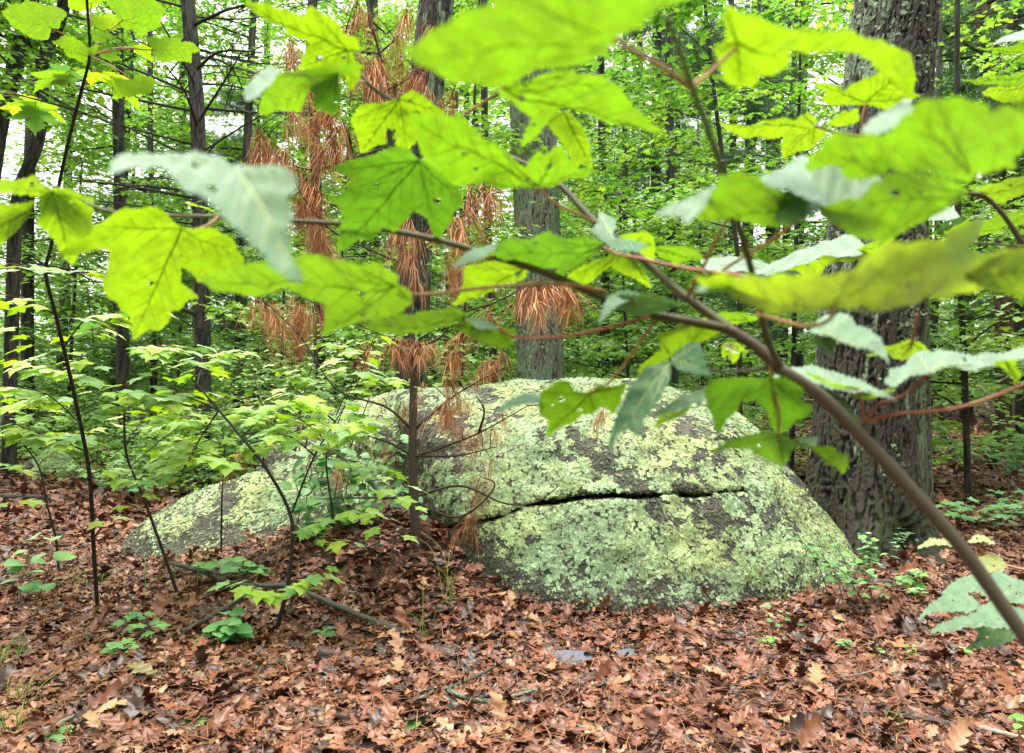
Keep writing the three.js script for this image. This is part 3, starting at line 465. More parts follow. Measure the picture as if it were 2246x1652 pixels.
{
  const R = rng(2024), lists = oakLeaves.map(() => []), cols = oakLeaves.map(() => []), near = [], far = [[], []], farC = [[], []];
  const lay = (d, a, big, flat) => {
    const x = Math.sin(a) * d, z = -Math.cos(a) * d;
    if (d < 8 && x > -2.9 && x < 2.6 && boulderField(x, H(x, z) + 0.07, z) < -0.02) return null;
    const y = H(x, z) + 0.012 + 0.035 * R() * R(), tilt = 0.14 + 0.75 * R() ** 2.4;
    return new THREE.Matrix4().compose(V(x, y, z), new THREE.Quaternion().setFromEuler(new THREE.Euler((R() - 0.5) * tilt * 2, R() * 6.28, (R() - 0.5) * tilt * 2)), V(1, 1, 1).multiplyScalar(big * (0.055 + 0.095 * R() ** 1.2)));
  };
  for (let i = 0; i < 32000; i++) { const d = 1.7 + 6.8 * Math.pow(R(), 0.72), a = (R() - 0.5) * 2.1, m = lay(d, a, 1); if (!m) continue; const k = i % 7, near1 = d < 3.5 && Math.abs(a) < 0.62 && R() < 0.19 && near.length < 300; if (near1) near.push([m, k]); else { lists[k].push(m); cols[k].push(litterTone(R)); } }
  for (let i = 0; i < 52000; i++) { const d = 8 + 28 * Math.pow(R(), 1.4), a = (R() - 0.5) * 1.7, m = lay(d, a, 1.2 + d * 0.025), k = i & 1; far[k].push(m); farC[k].push(litterTone(R)); }
  lists.forEach((L, i) => swarm(floor, 'leaf_litter', oakLeaves[i], dryLeaf, L, cols[i]));
  far.forEach((L, i) => swarm(floor, 'leaf_litter', farOak[i], dryLeaf, L, farC[i]));
  const tones = [[0.25, 0.09, 0.038], [0.36, 0.175, 0.088], [0.16, 0.045, 0.02], [0.09, 0.03, 0.016], [0.21, 0.075, 0.035]].map((c) => new THREE.MeshPhysicalMaterial({ color: col(...c), roughness: 0.6, side: THREE.DoubleSide, clearcoat: 0.3, clearcoatRoughness: 0.3 }));
  near.forEach(([m, k], i) => { const l = shade(new THREE.Mesh(oakLeaves[k], tones[Math.floor(R() * 5)])); l.name = 'fallen_leaf'; m.decompose(l.position, l.quaternion, l.scale); l.position.y += 0.012; floor.add(l); });
  // crumbled leaf pieces between the leaves
  { const L = [], C = [], g = farOak[0]; for (let i = 0; i < 24000; i++) { const d = 1.7 + 5 * R() ** 0.8, a = (R() - 0.5) * 1.9, x = Math.sin(a) * d, z = -Math.cos(a) * d; if (boulderField(x, H(x, z) + 0.05, z) < 0) continue; L.push(randTurn(R, V(x, H(x, z) + 0.02 + 0.035 * R(), z), 0.015 + 0.03 * R(), 1.4)); C.push(litterTone(R)); } swarm(floor, 'leaf_crumbs', g, dryLeaf, L, C); }
  // fallen pine needles
  const nd = geoOf([0, 0, 0.001, 0, 0, -0.001, 0.5, 0.06, 0.001, 0.5, 0.06, -0.001, 1, 0, 0], [0, 1, 2, 1, 3, 2, 2, 3, 4].map((x) => x)); nd.scale(1, 1, 13);
  const L = [], C = [];
  for (let i = 0; i < 17000; i++) { const d = 1.8 + 6 * R(), a = (R() - 0.5) * 1.7, x = Math.sin(a) * d, z = -Math.cos(a) * d; if (boulderField(x, H(x, z) + 0.05, z) < 0) continue; L.push(randTurn(R, V(x, H(x, z) + 0.03 + 0.03 * R(), z), 0.07 + 0.05 * R(), 0.5)); const b = 0.6 + 0.6 * R(); C.push(col(0.3 * b, 0.13 * b, 0.06 * b)); }
  swarm(floor, 'pine_needles', nd, std(col(1, 1, 1), 0.8, { side: THREE.DoubleSide }), L, C);
}

const mapleLeaves = [1, 2, 3, 4, 5, 6].map((s) => mapleLeaf(s * 31, s % 3 ? 1 : 0.4)), ovalLeaves = [1, 2, 3].map((s) => roundLeaf(s * 7)), broadLeaves = [4, 5].map((s) => roundLeaf(s * 7, 0.44));
const M = (r, g, b, t = 0.58, c = 0.1) => leafy(col(r, g, b), t, c);
const mapleGreens = [M(0.33, 0.56, 0.012), M(0.4, 0.62, 0.012), M(0.27, 0.52, 0.015), M(0.46, 0.64, 0.015), M(0.15, 0.36, 0.05, 0.45, 0.5)];
const petioleMat = std(col(0.24, 0.13, 0.05), 0.6), petioleGeo = tube([V(-1, -0.12, 0), V(-0.5, 0.02, 0), V(0, 0, 0)], 0.012, 4, 3);
function addLeaf(o, at, tip, up, size, geo, mat, stalk = 0.6) {
  const l = shade(new THREE.Mesh(geo, mat)); l.name = 'leaf'; frame(at.clone().sub(o.position), tip, up, size).decompose(l.position, l.quaternion, l.scale); o.add(l);
  if (stalk) { const p = shade(new THREE.Mesh(petioleGeo, petioleMat)); p.name = 'petiole'; p.scale.setScalar(stalk); l.add(p); }
  return l;
}
// a sapling: stem and branches through given points, leaves in opposite pairs along the branches
function sapling(name, label, category, o) {
  const R = rng(o.seed), stem = pxs(o.stem), b = stem[0]; const g = onGround(b.x, b.z, -0.03); stem[0] = g;
  const t = thing(name, label, category, g.clone());
  part(t, 'stem', tube(stem, [o.r * 0.72, o.r * 0.72 * (o.taper || 0.35)], 8, stem.length * 5, 0.15, o.seed), o.bark || twigMat);
  const leaves = o.leaves || mapleLeaves, mats = o.mats || mapleGreens;
  const grow = (pts, n0, size, r) => {
    const n = Math.round(n0 * 1.7);
    const br = part(t, 'branch', tube(pts, [r * 0.62, r * 0.22], 6, pts.length * 4, 0.1, o.seed), o.twig || o.bark || twigMat), c = new THREE.CatmullRomCurve3(pts);
    for (let i = 0; i < n; i++) {
      const end = i === n - 1, u = end ? 1 : lerp(0.3, 0.98, (i >> 1) / Math.max(1, (n >> 1))) + 0.04 * R(), p = c.getPoint(Math.min(1, u)), d = c.getTangent(Math.min(1, u)); d.y *= 0.3; d.normalize();
      const side = end ? (R() - 0.5) * 0.6 : (i & 1 ? 1 : -1) * (0.7 + 0.7 * R()), dir = d.clone().applyAxisAngle(V(0, 1, 0), side); dir.y = (R() - 0.6) * 0.25;
      const s = size * (0.45 + 0.55 * R()), st = s * (0.35 + 0.5 * R()), at = p.clone().addScaledVector(dir, st).add(V(0, 0.02 * R() * s, 0)), tip = dir.clone(); tip.y -= 0.04 + 0.26 * R() * (o.droop || 1);
      addLeaf(t, at, tip, V((R() - 0.5) * 0.4, 1, (R() - 0.5) * 0.4), s, leaves[Math.floor(R() * leaves.length)], mats[Math.floor(R() * mats.length)], st / s);
    }
  };
  for (const [list, n, size, r] of o.branches || []) grow(pxs(list), n, size || o.size, r || o.r * 0.45);
  const sc = new THREE.CatmullRomCurve3(stem);
  for (let i = 0; i < (o.auto || 0); i++) { // further branches, spread by the sapling's own habit
    const u = lerp(o.from || 0.3, 0.97, (i + R()) / o.auto), p = sc.getPoint(u), a = R() * 6.28, L = (o.reach || 0.6) * (0.5 + 0.7 * R()), q = p.clone().add(V(Math.cos(a) * L, L * 0.35, Math.sin(a) * L)), m = p.clone().lerp(q, 0.5).add(V(0, -0.02, 0));
    if (q.z > -2.6) q.z = -2.6 - R() * 0.3;
    grow([p, m, q], o.per || 6, o.size, o.r * 0.35);
  }
  return t;
}
const S = [
  ['tall maple sapling nearest the left edge, thin stem reaching from floor to top', 21, 0.016, [[215, 1345, 4.2], [205, 1200, 4.1], [196, 1040, 4.0], [170, 900, 3.8], [148, 800, 3.6], [122, 690, 3.4], [100, 595, 3.2], [112, 540, 3.1], [125, 430, 2.9], [150, 310, 2.7], [178, 200, 2.5], [196, 125, 2.4], [190, -5, 2.2]], [
    [[[122, 690, 3.4], [60, 660, 3.3], [-20, 640, 3.2]], 4, 0.15], [[[140, 760, 3.5], [190, 700, 3.5], [250, 690, 3.5], [300, 660, 3.6]], 6, 0.15], [[[100, 600, 3.2], [60, 585, 3.1], [30, 600, 3]], 4, 0.15], [[[100, 600, 3.2], [160, 600, 3.1], [190, 590, 3.1]], 3, 0.14],
    [[[178, 930, 3.8], [90, 860, 3.8], [-30, 850, 3.7]], 9, 0.15], [[[185, 925, 3.9], [240, 890, 3.9], [300, 850, 3.9]], 7, 0.15], [[[200, 1005, 4], [250, 1040, 4], [300, 1055, 3.9]], 5, 0.14], [[[190, 990, 4], [110, 960, 3.8], [20, 925, 3.7]], 8, 0.14], [[[206, 1180, 4.1], [250, 1120, 4], [300, 1085, 4]], 3, 0.12]], { auto: 4, from: 0.35, reach: 0.5 }],
  ['maple sapling with a curved stem rising in front of the left end of the boulder', 23, 0.014, [[397, 1335, 4.4], [352, 1195, 4.4], [310, 1080, 4.4], [278, 1000, 4.4], [272, 900, 4.3], [270, 850, 4.25], [285, 790, 4.2]], [
    [[[285, 800, 4.2], [340, 760, 4.1], [400, 770, 4]], 8, 0.17], [[[275, 870, 4.3], [200, 830, 4.2], [120, 810, 4.1], [40, 790, 4]], 11, 0.14], [[[300, 1055, 4.4], [380, 1000, 4.3], [470, 960, 4.2]], 9, 0.15], [[[272, 900, 4.3], [340, 870, 4.3], [440, 860, 4.2]], 9, 0.16], [[[275, 960, 4.4], [180, 950, 4.3], [90, 960, 4.2]], 9, 0.14], [[[290, 1020, 4.4], [360, 960, 4.6], [440, 900, 4.7]], 8, 0.15]], { auto: 5, from: 0.45, reach: 0.7 }],
  ['forked maple sapling standing in the leaf litter left of the dead pine', 25, 0.018, [[600, 1405, 3.9], [628, 1300, 3.9], [640, 1210, 3.92], [637, 1130, 3.95], [575, 1015, 4.0], [530, 960, 4.05], [480, 900, 4.1], [420, 830, 4.2]], [
    [[[640, 1125, 3.95], [690, 1000, 3.9], [735, 925, 3.9], [775, 860, 3.9], [820, 740, 3.9]], 10, 0.15, 0.009], [[[575, 1015, 4], [590, 960, 4], [608, 910, 4]], 4, 0.14], [[[480, 900, 4.1], [400, 870, 4.1], [330, 880, 4.1]], 9, 0.16], [[[530, 960, 4.05], [590, 900, 4], [640, 870, 3.9]], 7, 0.15], [[[690, 1000, 3.9], [640, 960, 3.85], [600, 950, 3.8]], 5, 0.13], [[[735, 925, 3.9], [680, 880, 3.8], [640, 850, 3.7]], 6, 0.14], [[[700, 990, 3.9], [760, 950, 3.85], [820, 910, 3.8]], 7, 0.15],
    [[[620, 1330, 3.9], [650, 1280, 3.8], [700, 1245, 3.75]], 6, 0.13], [[[625, 1310, 3.9], [580, 1290, 3.8], [540, 1275, 3.75]], 5, 0.13], [[[640, 1180, 3.9], [700, 1140, 3.85], [780, 1115, 3.8]], 6, 0.13], [[[640, 1150, 3.9], [700, 1180, 3.8], [760, 1190, 3.8]], 4, 0.12], [[[480, 900, 4.1], [440, 960, 4.1], [400, 1030, 4.1], [350, 1060, 4.1]], 7, 0.14], [[[420, 830, 4.2], [470, 780, 4.2], [520, 770, 4.2]], 7, 0.14]], { auto: 5, from: 0.5, reach: 0.6 }],
  ['small forked maple sapling at the far left in front of the brown path', 27, 0.013, [[130, 1258, 5.1], [122, 1180, 5.1], [104, 1110, 5.1], [84, 1022, 5.1], [40, 965, 5.0], [-10, 930, 4.9]], [
    [[[84, 1022, 5.1], [110, 990, 5], [150, 975, 4.9], [200, 945, 4.8]], 8, 0.14], [[[40, 965, 5], [60, 930, 4.9], [100, 900, 4.8]], 7, 0.15], [[[0, 935, 5], [60, 880, 4.9], [120, 870, 4.8]], 8, 0.15], [[[104, 1110, 5.1], [70, 1090, 5], [30, 1100, 4.9]], 2, 0.13]], { auto: 4, from: 0.5, reach: 0.6 }],
  ['leafy little maple sapling on the left slope of the boulder below its shoulder', 29, 0.01, [[485, 1130, 5.05], [487, 1080, 5.0], [492, 1000, 5], [487, 930, 5]], [[[[490, 1020, 5], [540, 980, 4.9], [600, 960, 4.8]], 8, 0.14], [[[490, 1000, 5], [430, 980, 4.9], [370, 1000, 4.8]], 8, 0.15], [[[487, 940, 5], [520, 910, 4.9], [570, 890, 4.8]], 8, 0.15], [[[487, 930, 5], [440, 920, 4.8], [380, 930, 4.7]], 8, 0.14]], { auto: 4, from: 0.5, reach: 0.5 }],
  ['maple sapling with leaves spread before the upper left of the boulder', 31, 0.01, [[735, 1230, 4.55], [728, 1120, 4.5], [716, 1000, 4.5], [742, 900, 4.5], [800, 790, 4.5]], [[[[742, 900, 4.5], [690, 840, 4.4], [620, 800, 4.3]], 8, 0.13], [[[770, 850, 4.5], [830, 830, 4.4], [900, 850, 4.3]], 6, 0.13], [[[800, 790, 4.5], [760, 760, 4.4], [700, 750, 4.3]], 7, 0.11], [[[716, 1000, 4.5], [770, 1010, 4.3], [840, 1040, 4.1], [900, 1110, 4]], 8, 0.13], [[[728, 1120, 4.5], [790, 1120, 4.4], [860, 1170, 4.2]], 6, 0.13]], { auto: 2, from: 0.6, reach: 0.5 }],
];
for (const [label, seed, r, stem, branches, more] of S) sapling('maple_sapling', label, 'sapling', { seed, r, stem, branches, size: 0.14, ...more });
// the dead pine sapling: whorled bare branches and hanging brown needles
{
  const stem = pxs([[916, 1295, 4.75], [907, 1090, 4.75], [905, 945, 4.78], [907, 790, 4.8], [890, 640, 4.82], [883, 578, 4.83], [870, 450, 4.85], [856, 310, 4.87], [838, 200, 4.88], [832, 118, 4.9], [812, 40, 4.9], [800, -30, 4.9]]), g = onGround(stem[0].x, stem[0].z, -0.05); stem[0] = g;
  const t = thing('dead_pine_sapling', 'dead pine sapling hung with drooping rust-brown needles in front of the boulder', 'sapling', g.clone());
  part(t, 'stem', tube(stem, (u) => lerp(0.034, 0.008, Math.pow(u, 0.8)), 12, 60, 0.14, 4), std(col(0.065, 0.048, 0.038), 0.85));
  const br = [[[883, 578, 4.83], [800, 543, 4.7], [720, 500, 4.6], [670, 440, 4.5], [646, 395, 4.45]], [[883, 578, 4.83], [950, 528, 4.8], [1020, 470, 4.75], [1064, 410, 4.7]], [[856, 320, 4.87], [760, 352, 4.8], [690, 372, 4.75], [640, 362, 4.7], [600, 335, 4.7], [565, 285, 4.7]], [[838, 205, 4.88], [900, 170, 4.8], [960, 120, 4.75], [975, 60, 4.7]], [[832, 118, 4.9], [780, 112, 4.85], [740, 90, 4.8], [650, 90, 4.8]], [[832, 118, 4.9], [880, 70, 4.85], [893, 15, 4.8]], [[856, 320, 4.87], [900, 270, 4.9], [985, 225, 4.95], [995, 195, 4.95]],
    [[905, 945, 4.78], [1000, 866, 4.7], [1108, 806, 4.6]], [[905, 945, 4.78], [850, 895, 4.7], [740, 855, 4.65], [660, 740, 4.6], [575, 655, 4.6]], [[913, 1000, 4.76], [980, 978, 4.7], [1050, 950, 4.6], [1158, 890, 4.5]], [[905, 1000, 4.76], [850, 970, 4.7], [800, 955, 4.6]], [[910, 1090, 4.75], [1010, 1066, 4.7], [1110, 1105, 4.6], [1180, 1100, 4.5], [1226, 1065, 4.45]], [[906, 1092, 4.75], [800, 1092, 4.7], [700, 1095, 4.6]], [[910, 1100, 4.75], [1000, 1135, 4.65], [1060, 1100, 4.55], [1085, 1060, 4.5], [1053, 1045, 4.5]],
    [[907, 760, 4.8], [960, 745, 4.7], [1010, 690, 4.65], [1082, 665, 4.6], [1169, 622, 4.6], [1240, 600, 4.6]], [[900, 760, 4.8], [850, 740, 4.75], [760, 700, 4.7], [640, 640, 4.65]], [[905, 1000, 4.76], [1000, 1000, 4.7], [1090, 980, 4.65]], [[1050, 950, 4.6], [1062, 900, 4.55], [1045, 868, 4.5]]];
  const brMat = std(col(0.055, 0.036, 0.027), 0.8);
  br.forEach((b, i) => part(t, 'branch', tube(pxs(b), [i > 6 ? 0.009 : 0.0075, 0.003], 6, b.length * 5, 0.2, i), brMat));
  const cluster = (seed, n, len) => { // needles hanging from a twig end
    const R = rng(seed), pos = [], idx = [];
    const twig = 0.45 + 0.65 * R(), lx = (R() - 0.5) * 1.1, lz = (R() - 0.5) * 1.1;
    for (let i = 0; i < n; i++) {
      const a = R() * 6.283, along = R() ** 1.3 * twig, out = 0.35 + 0.85 * R(), l = len * (0.4 + 0.4 * R()), w = 0.0008 + 0.0006 * R(), b = pos.length / 3, dx = Math.cos(a) * out, dz = Math.sin(a) * out, sx = Math.sin(a) * w, sz = -Math.cos(a) * w, k = (R() - 0.5) * 0.9, ox = lx * along * len, oy = -along * len, oz = lz * along * len;
      for (const [s, o, y] of [[1, 0, 0], [1, 0.3, -0.12], [0.9, 0.44 + k * 0.4, -0.55], [0.5, 0.46 + k, -1]]) pos.push(ox + dx * o * l + sx * s, oy + y * l, oz + dz * o * l + sz * s, ox + dx * o * l - sx * s, oy + y * l, oz + dz * o * l - sz * s);
      for (let q = 0; q < 3; q++) { const c = b + q * 2; idx.push(c, c + 1, c + 2, c + 1, c + 3, c + 2); }
    }
    return geoOf(pos, idx);
  };
  const cl = [1, 2, 3, 4, 5].map((s) => cluster(s * 19, [34, 84, 54, 66, 44][s - 1], 0.19)), rust = [[0.46, 0.18, 0.08], [0.54, 0.25, 0.12], [0.38, 0.135, 0.055], [0.57, 0.31, 0.17]].map((c) => std(col(...c), 0.75, { side: THREE.DoubleSide }));
  const R = rng(99), spots = '783,-5 800,20 893,10 890,28 646,88 652,110 958,55 825,122 840,130 876,122 783,118 790,135 802,150 820,160 893,160 905,170 924,150 990,194 969,217 680,198 634,243 645,250 706,236 718,250 745,236 750,262 764,284 564,282 575,300 691,306 705,318 722,298 740,310 596,318 615,330 647,354 674,402 682,425 646,434 655,452 676,458 690,470 703,497 695,515 680,500 897,476 905,495 1038,404 1030,420 1064,402 1075,420 1049,503 988,474 977,552 946,491 888,545 1150,628 1169,630 1190,625 1210,620 1226,622 1240,624 1082,674 1075,690 996,764 985,775 1010,770 920,752 953,742 935,760 873,738 996,810 1061,788 1100,770 1095,790 1100,900 978,878 1007,868 1079,930 1065,935 1327,892 845,968 1053,1048 884,878 837,872 978,828 562,652 576,662 590,660 641,648 650,660 659,666 680,660 702,666 659,734 803,750 815,770 522,984 684,684 1010,560 900,740 912,745 1035,1150 1045,1110 1072,1000 1012,930 985,905 950,860 930,840 1100,545 610,440 760,1010 740,1040';
  const axis = new THREE.CatmullRomCurve3(stem);
  for (const [k0, s] of [...spots.split(' '), ...spots.split(' ')].entries()) {
    if (k0 > 105 && k0 % 3) continue;
    const [x0, y0] = s.split(',').map(Number), x = x0 + (k0 > 105 ? 36 * (R() - 0.5) : 0), y = y0 + (k0 > 105 ? 30 * (R() - 0.3) : 0), p = P(x, y, 4.72 + 0.25 * (R() - 0.5)), m = shade(new THREE.Mesh(cl[Math.floor(R() * 5)], rust[Math.floor(R() * 4)]));
    m.name = 'needle_cluster'; m.position.copy(p).sub(t.position); const k = (y > 700 ? 0.95 : 1.25) * (0.8 + 0.45 * R()), wide = Math.abs(y - 625) < 10 || (y > 740 && y < 815) ? 1.45 : 1.15; m.scale.set(k * wide, k * (wide > 1.2 ? 0.85 : 1), k * wide); m.rotation.set((R() - 0.5) * 0.6, R() * 6.28, (R() - 0.5) * 0.8); t.add(m);
    let q = null, best = 9; for (const b of br) { const c = new THREE.CatmullRomCurve3(pxs(b)); for (let i = 0; i <= 12; i++) { const v = c.getPoint(i / 12); if (v.distanceTo(p) < best) { best = v.distanceTo(p); q = v; } } }
    if (best > 0.02 && best < 0.6) part(t, 'twig', tube([q, q.clone().lerp(p, 0.5).add(V(0, 0.02, 0)), p], [0.004, 0.002], 5, 4), brMat);
  }
}
// vines over the shadowed left part of the boulder
{
  const R = rng(321), base = groundAt(770, 1130), t = thing('vine', 'tangle of glossy round-leaved vines hanging over the shadowed left hollow of the boulder', 'vine', base), mats = [M(0.1, 0.32, 0.05, 0.35, 1), M(0.13, 0.38, 0.06, 0.35, 1), M(0.08, 0.25, 0.06, 0.35, 1)];
  for (let i = 0; i < 20; i++) {
    const x = 640 + 245 * R(), y = 945 + 130 * R() ** 1.4, d = 5.25 - 0.2 * R(), pts = pxs([[x, y, d], [x + (R() - 0.5) * 60, y + 60 + 30 * R(), d - 0.12], [x + (R() - 0.4) * 90, y + 130 + 60 * R(), d - 0.2]]), c = new THREE.CatmullRomCurve3(pts);
    part(t, 'stem', tube(pts, [0.004, 0.002], 5), brownTwig);
    for (let k = 0; k < 13; k++) { const p = c.getPoint(R()), a = (R() - 0.5) * 3, s = 0.055 + 0.05 * R(), dir = V(Math.sin(a), (R() - 0.6) * 0.9, Math.cos(a) * 0.8); addLeaf(t, p.addScaledVector(dir, 0.04), dir, V(R() - 0.5, 1, 0.5 * R() + 0.2), s, broadLeaves[k & 1], mats[k % 3], 0.7); }
  }
}
// small-leaved shrubs and seedlings
const smallGreens = [M(0.14, 0.36, 0.09, 0.4, 0.6), M(0.18, 0.42, 0.08, 0.4, 0.6), M(0.11, 0.31, 0.09, 0.4, 0.6)], brightGreens = [M(0.28, 0.52, 0.06), M(0.2, 0.46, 0.06)];
function shrub(label, x, y, o) {
  const R = rng(o.seed), b = o.at || groundAt(x, y), t = thing('shrub', label, o.category || 'shrub', b.clone()), mats = o.mats || smallGreens;
  for (let i = 0; i < o.stems; i++) {
    const a = R() * 6.28, q = b.clone().add(V((R() - 0.5) * o.w * 0.5, 0, (R() - 0.5) * o.w * 0.4)), top = q.clone().add(V(Math.cos(a) * o.w * 0.5, o.h * (0.5 + 0.6 * R()), Math.sin(a) * o.w * 0.35)), c = new THREE.CatmullRomCurve3([q, q.clone().lerp(top, 0.5).add(V((R() - 0.5) * 0.08, 0.02, 0)), top]);
    part(t, 'stem', tube(c.points, [o.r || 0.0035, 0.0014], 5, 8), brownTwig);
    for (let k = 0; k < o.n; k++) { const u = lerp(o.from ?? 0.35, 1, k / (o.n - 1 || 1)), p = c.getPoint(u), d = k * 2.4 + R(), dir = V(Math.cos(d), (R() - 0.4) * 0.5, Math.sin(d)), s = o.leaf * (0.7 + 0.6 * R()); addLeaf(t, p.addScaledVector(dir, s * 0.15), dir, V((R() - 0.5) * 0.6, 1, (R() - 0.2) * 0.6), s, (o.geo || ovalLeaves)[k % (o.geo || ovalLeaves).length], mats[Math.floor(R() * mats.length)], 0.25); }
  }
  return t;
}
const shrubs = [
  ['bushy round-leaved shrub at the right foot of the boulder', 1870, 1340, { seed: 1, stems: 11, w: 0.5, h: 0.42, n: 13, leaf: 0.05 }],
  ['slim seedling with tiny leaves standing before the lower right face of the boulder', 1635, 1325, { seed: 2, stems: 3, w: 0.3, h: 0.55, n: 12, leaf: 0.032, from: 0.5 }],
  ['low twig with oval leaves leaning left of the round-leaved shrub', 1735, 1400, { seed: 3, stems: 2, w: 0.35, h: 0.2, n: 5, leaf: 0.04 }],
  ['tiny yellow-green seedling with paired leaves on the litter below the boulder', 1690, 1425, { seed: 4, stems: 1, w: 0.06, h: 0.1, n: 7, leaf: 0.035, mats: brightGreens }],
  ['small dark seedling in the litter right of the paired-leaf seedling', 1862, 1440, { seed: 5, stems: 2, w: 0.1, h: 0.06, n: 7, leaf: 0.03 }],
  ['pair of bright green seedlings on the litter under the thick branch', 1972, 1450, { seed: 6, stems: 2, w: 0.16, h: 0.09, n: 6, leaf: 0.04, mats: brightGreens }],
  ['bright seedling with three leaves near the right edge of the litter', 2102, 1445, { seed: 7, stems: 1, w: 0.05, h: 0.06, n: 4, leaf: 0.05, mats: brightGreens }],
  ['yellow-green seedling in the bottom right corner', 2225, 1610, { seed: 8, stems: 2, w: 0.1, h: 0.08, n: 6, leaf: 0.045, mats: brightGreens }],
  ['light green seedlings between the boulder and the mossy root', 1965, 1305, { seed: 9, stems: 3, w: 0.35, h: 0.16, n: 5, leaf: 0.07, mats: brightGreens, geo: mapleLeaves }],
  ['feathery fern-like seedling against the foot of the massive tree', 1915, 1225, { seed: 10, stems: 6, w: 0.4, h: 0.2, n: 12, leaf: 0.035, geo: ovalLeaves }],
  ['maple seedling with broad leaves on the mossy foot of the massive tree', 1950, 1215, { seed: 11, stems: 2, w: 0.25, h: 0.24, n: 5, leaf: 0.1, geo: mapleLeaves }],
  ['maple seedlings on the leaves behind the thick branch at the right', 2140, 1165, { seed: 12, stems: 5, w: 0.7, h: 0.3, n: 6, leaf: 0.12, geo: mapleLeaves }],
  ['low green seedlings on the forest floor at the far right', 2230, 1150, { seed: 13, stems: 6, w: 0.8, h: 0.3, n: 7, leaf: 0.09, geo: mapleLeaves }],
  ['leafy shrub shading the brown floor at the right edge', 2240, 1080, { seed: 14, stems: 8, w: 1.2, h: 0.8, n: 10, leaf: 0.13, geo: mapleLeaves }],
  ['oval-leaved seedling lying on the litter in front of the forked sapling', 490, 1420, { seed: 15, stems: 4, w: 0.22, h: 0.14, n: 6, leaf: 0.085, geo: broadLeaves, mats: [M(0.1, 0.33, 0.08, 0.35, 0.8), M(0.14, 0.4, 0.08, 0.35, 0.8)] }],
  ['short seedling with two toothed leaves left of the oval-leaved seedling', 282, 1445, { seed: 16, stems: 1, w: 0.08, h: 0.1, n: 4, leaf: 0.08, geo: mapleLeaves }],
  ['seedling with pale toothed leaves above the short seedling at the left', 310, 1400, { seed: 17, stems: 3, w: 0.25, h: 0.16, n: 4, leaf: 0.07, geo: mapleLeaves }],
  ['tiny seedling by the leaf litter below the oval-leaved seedling', 418, 1490, { seed: 18, stems: 1, w: 0.03, h: 0.06, n: 2, leaf: 0.05, geo: ovalLeaves }],
  ['sprig of three green leaves right of the forked sapling stem', 690, 1405, { seed: 19, stems: 1, w: 0.08, h: 0.05, n: 4, leaf: 0.065, geo: broadLeaves }],
  ['broad-leaved seedling at the left edge in front of the saplings', 45, 1340, { seed: 20, stems: 3, w: 0.4, h: 0.42, n: 5, leaf: 0.11, geo: broadLeaves }],
  ['little green sprout near the bottom left on the litter', 440, 1600, { seed: 21, stems: 1, w: 0.05, h: 0.03, n: 4, leaf: 0.055, geo: mapleLeaves }],
  ['green sprout in the lower left corner beside the tan leaves', 135, 1630, { seed: 22, stems: 1, w: 0.06, h: 0.04, n: 4, leaf: 0.055, geo: mapleLeaves }],
  ['small leafy sprout on the litter at bottom centre', 935, 1590, { seed: 23, stems: 1, w: 0.06, h: 0.03, n: 3, leaf: 0.06, mats: brightGreens }],
  ['seedling with heart-shaped leaves below the left end of the boulder', 545, 1270, { seed: 24, stems: 3, w: 0.4, h: 0.16, n: 6, leaf: 0.1, geo: broadLeaves }],
  ['low leafy seedlings along the back of the brown path at the left', 330, 1100, { seed: 25, stems: 9, w: 1.1, h: 0.5, n: 10, leaf: 0.1, geo: mapleLeaves }],
  ['bushy seedlings behind the left ledge of the boulder', 480, 1075, { seed: 26, stems: 10, w: 1.2, h: 0.6, n: 11, leaf: 0.11, geo: mapleLeaves }],
  ['light green huckleberry-like bush with small leaves above the left ledge', 640, 1010, { seed: 27, at: P(700, 985, 5.75), stems: 15, w: 1.2, h: 0.95, from: 0.3, n: 18, leaf: 0.05, r: 0.006, mats: [M(0.3, 0.48, 0.05), M(0.24, 0.46, 0.06)] }],
];
for (const a of shrubs) shrub(...a);
// grass
function tuft(label, x, y, n, h, seed, w = 0.05) {
  const R = rng(seed), b = groundAt(x, y), t = thing('grass_tuft', label, 'grass', b.clone()), m = [M(0.24, 0.48, 0.06, 0.4, 0.4), M(0.3, 0.5, 0.08, 0.4, 0.4)];
  for (let i = 0; i < n; i++) {
    const a = R() * 6.28, q = b.clone().add(V((R() - 0.5) * w, 0, (R() - 0.5) * w)), L = h * (0.5 + 0.6 * R()), l = L * (0.3 + 0.6 * R()), c = [q, q.clone().add(V(Math.cos(a) * l * 0.3, L * 0.7, Math.sin(a) * l * 0.3)), q.clone().add(V(Math.cos(a) * l, L * (0.75 + 0.3 * R()), Math.sin(a) * l))], g = tube(c, [0.0028, 0.0006], 3, 7);
    part(t, 'blade', g, m[i & 1]);
  }
}
[['tall pale grass blades rising from the litter right of the dead pine', 985, 1330, 7, 0.4, 1], ['thin grass stalks standing left of the tall pale grass', 930, 1400, 5, 0.3, 2], ['grass blades growing against the foot of the boulder face', 1500, 1330, 6, 0.32, 3, 0.1], ['fine grass under the tip of the left ledge of the boulder', 400, 1275, 16, 0.2, 4, 0.4], ['grass tuft at the left edge in the litter', 25, 1455, 26, 0.13, 5, 0.16], ['second grass tuft lower on the left edge', 45, 1545, 22, 0.1, 6, 0.14], ['yellowish grass in the lower left corner', 12, 1610, 22, 0.1, 7, 0.14], ['thin grass at the foot of the leftmost saplings', 165, 1300, 18, 0.17, 8, 0.4], ['short grass before the right foot of the boulder', 1712, 1325, 5, 0.12, 9, 0.08], ['dry grass strands on the litter at the lower right', 1985, 1600, 8, 0.07, 10, 0.12], ['grass by the mossed stick at the left', 560, 1320, 9, 0.16, 11, 0.12]].forEach((a) => tuft(...a));
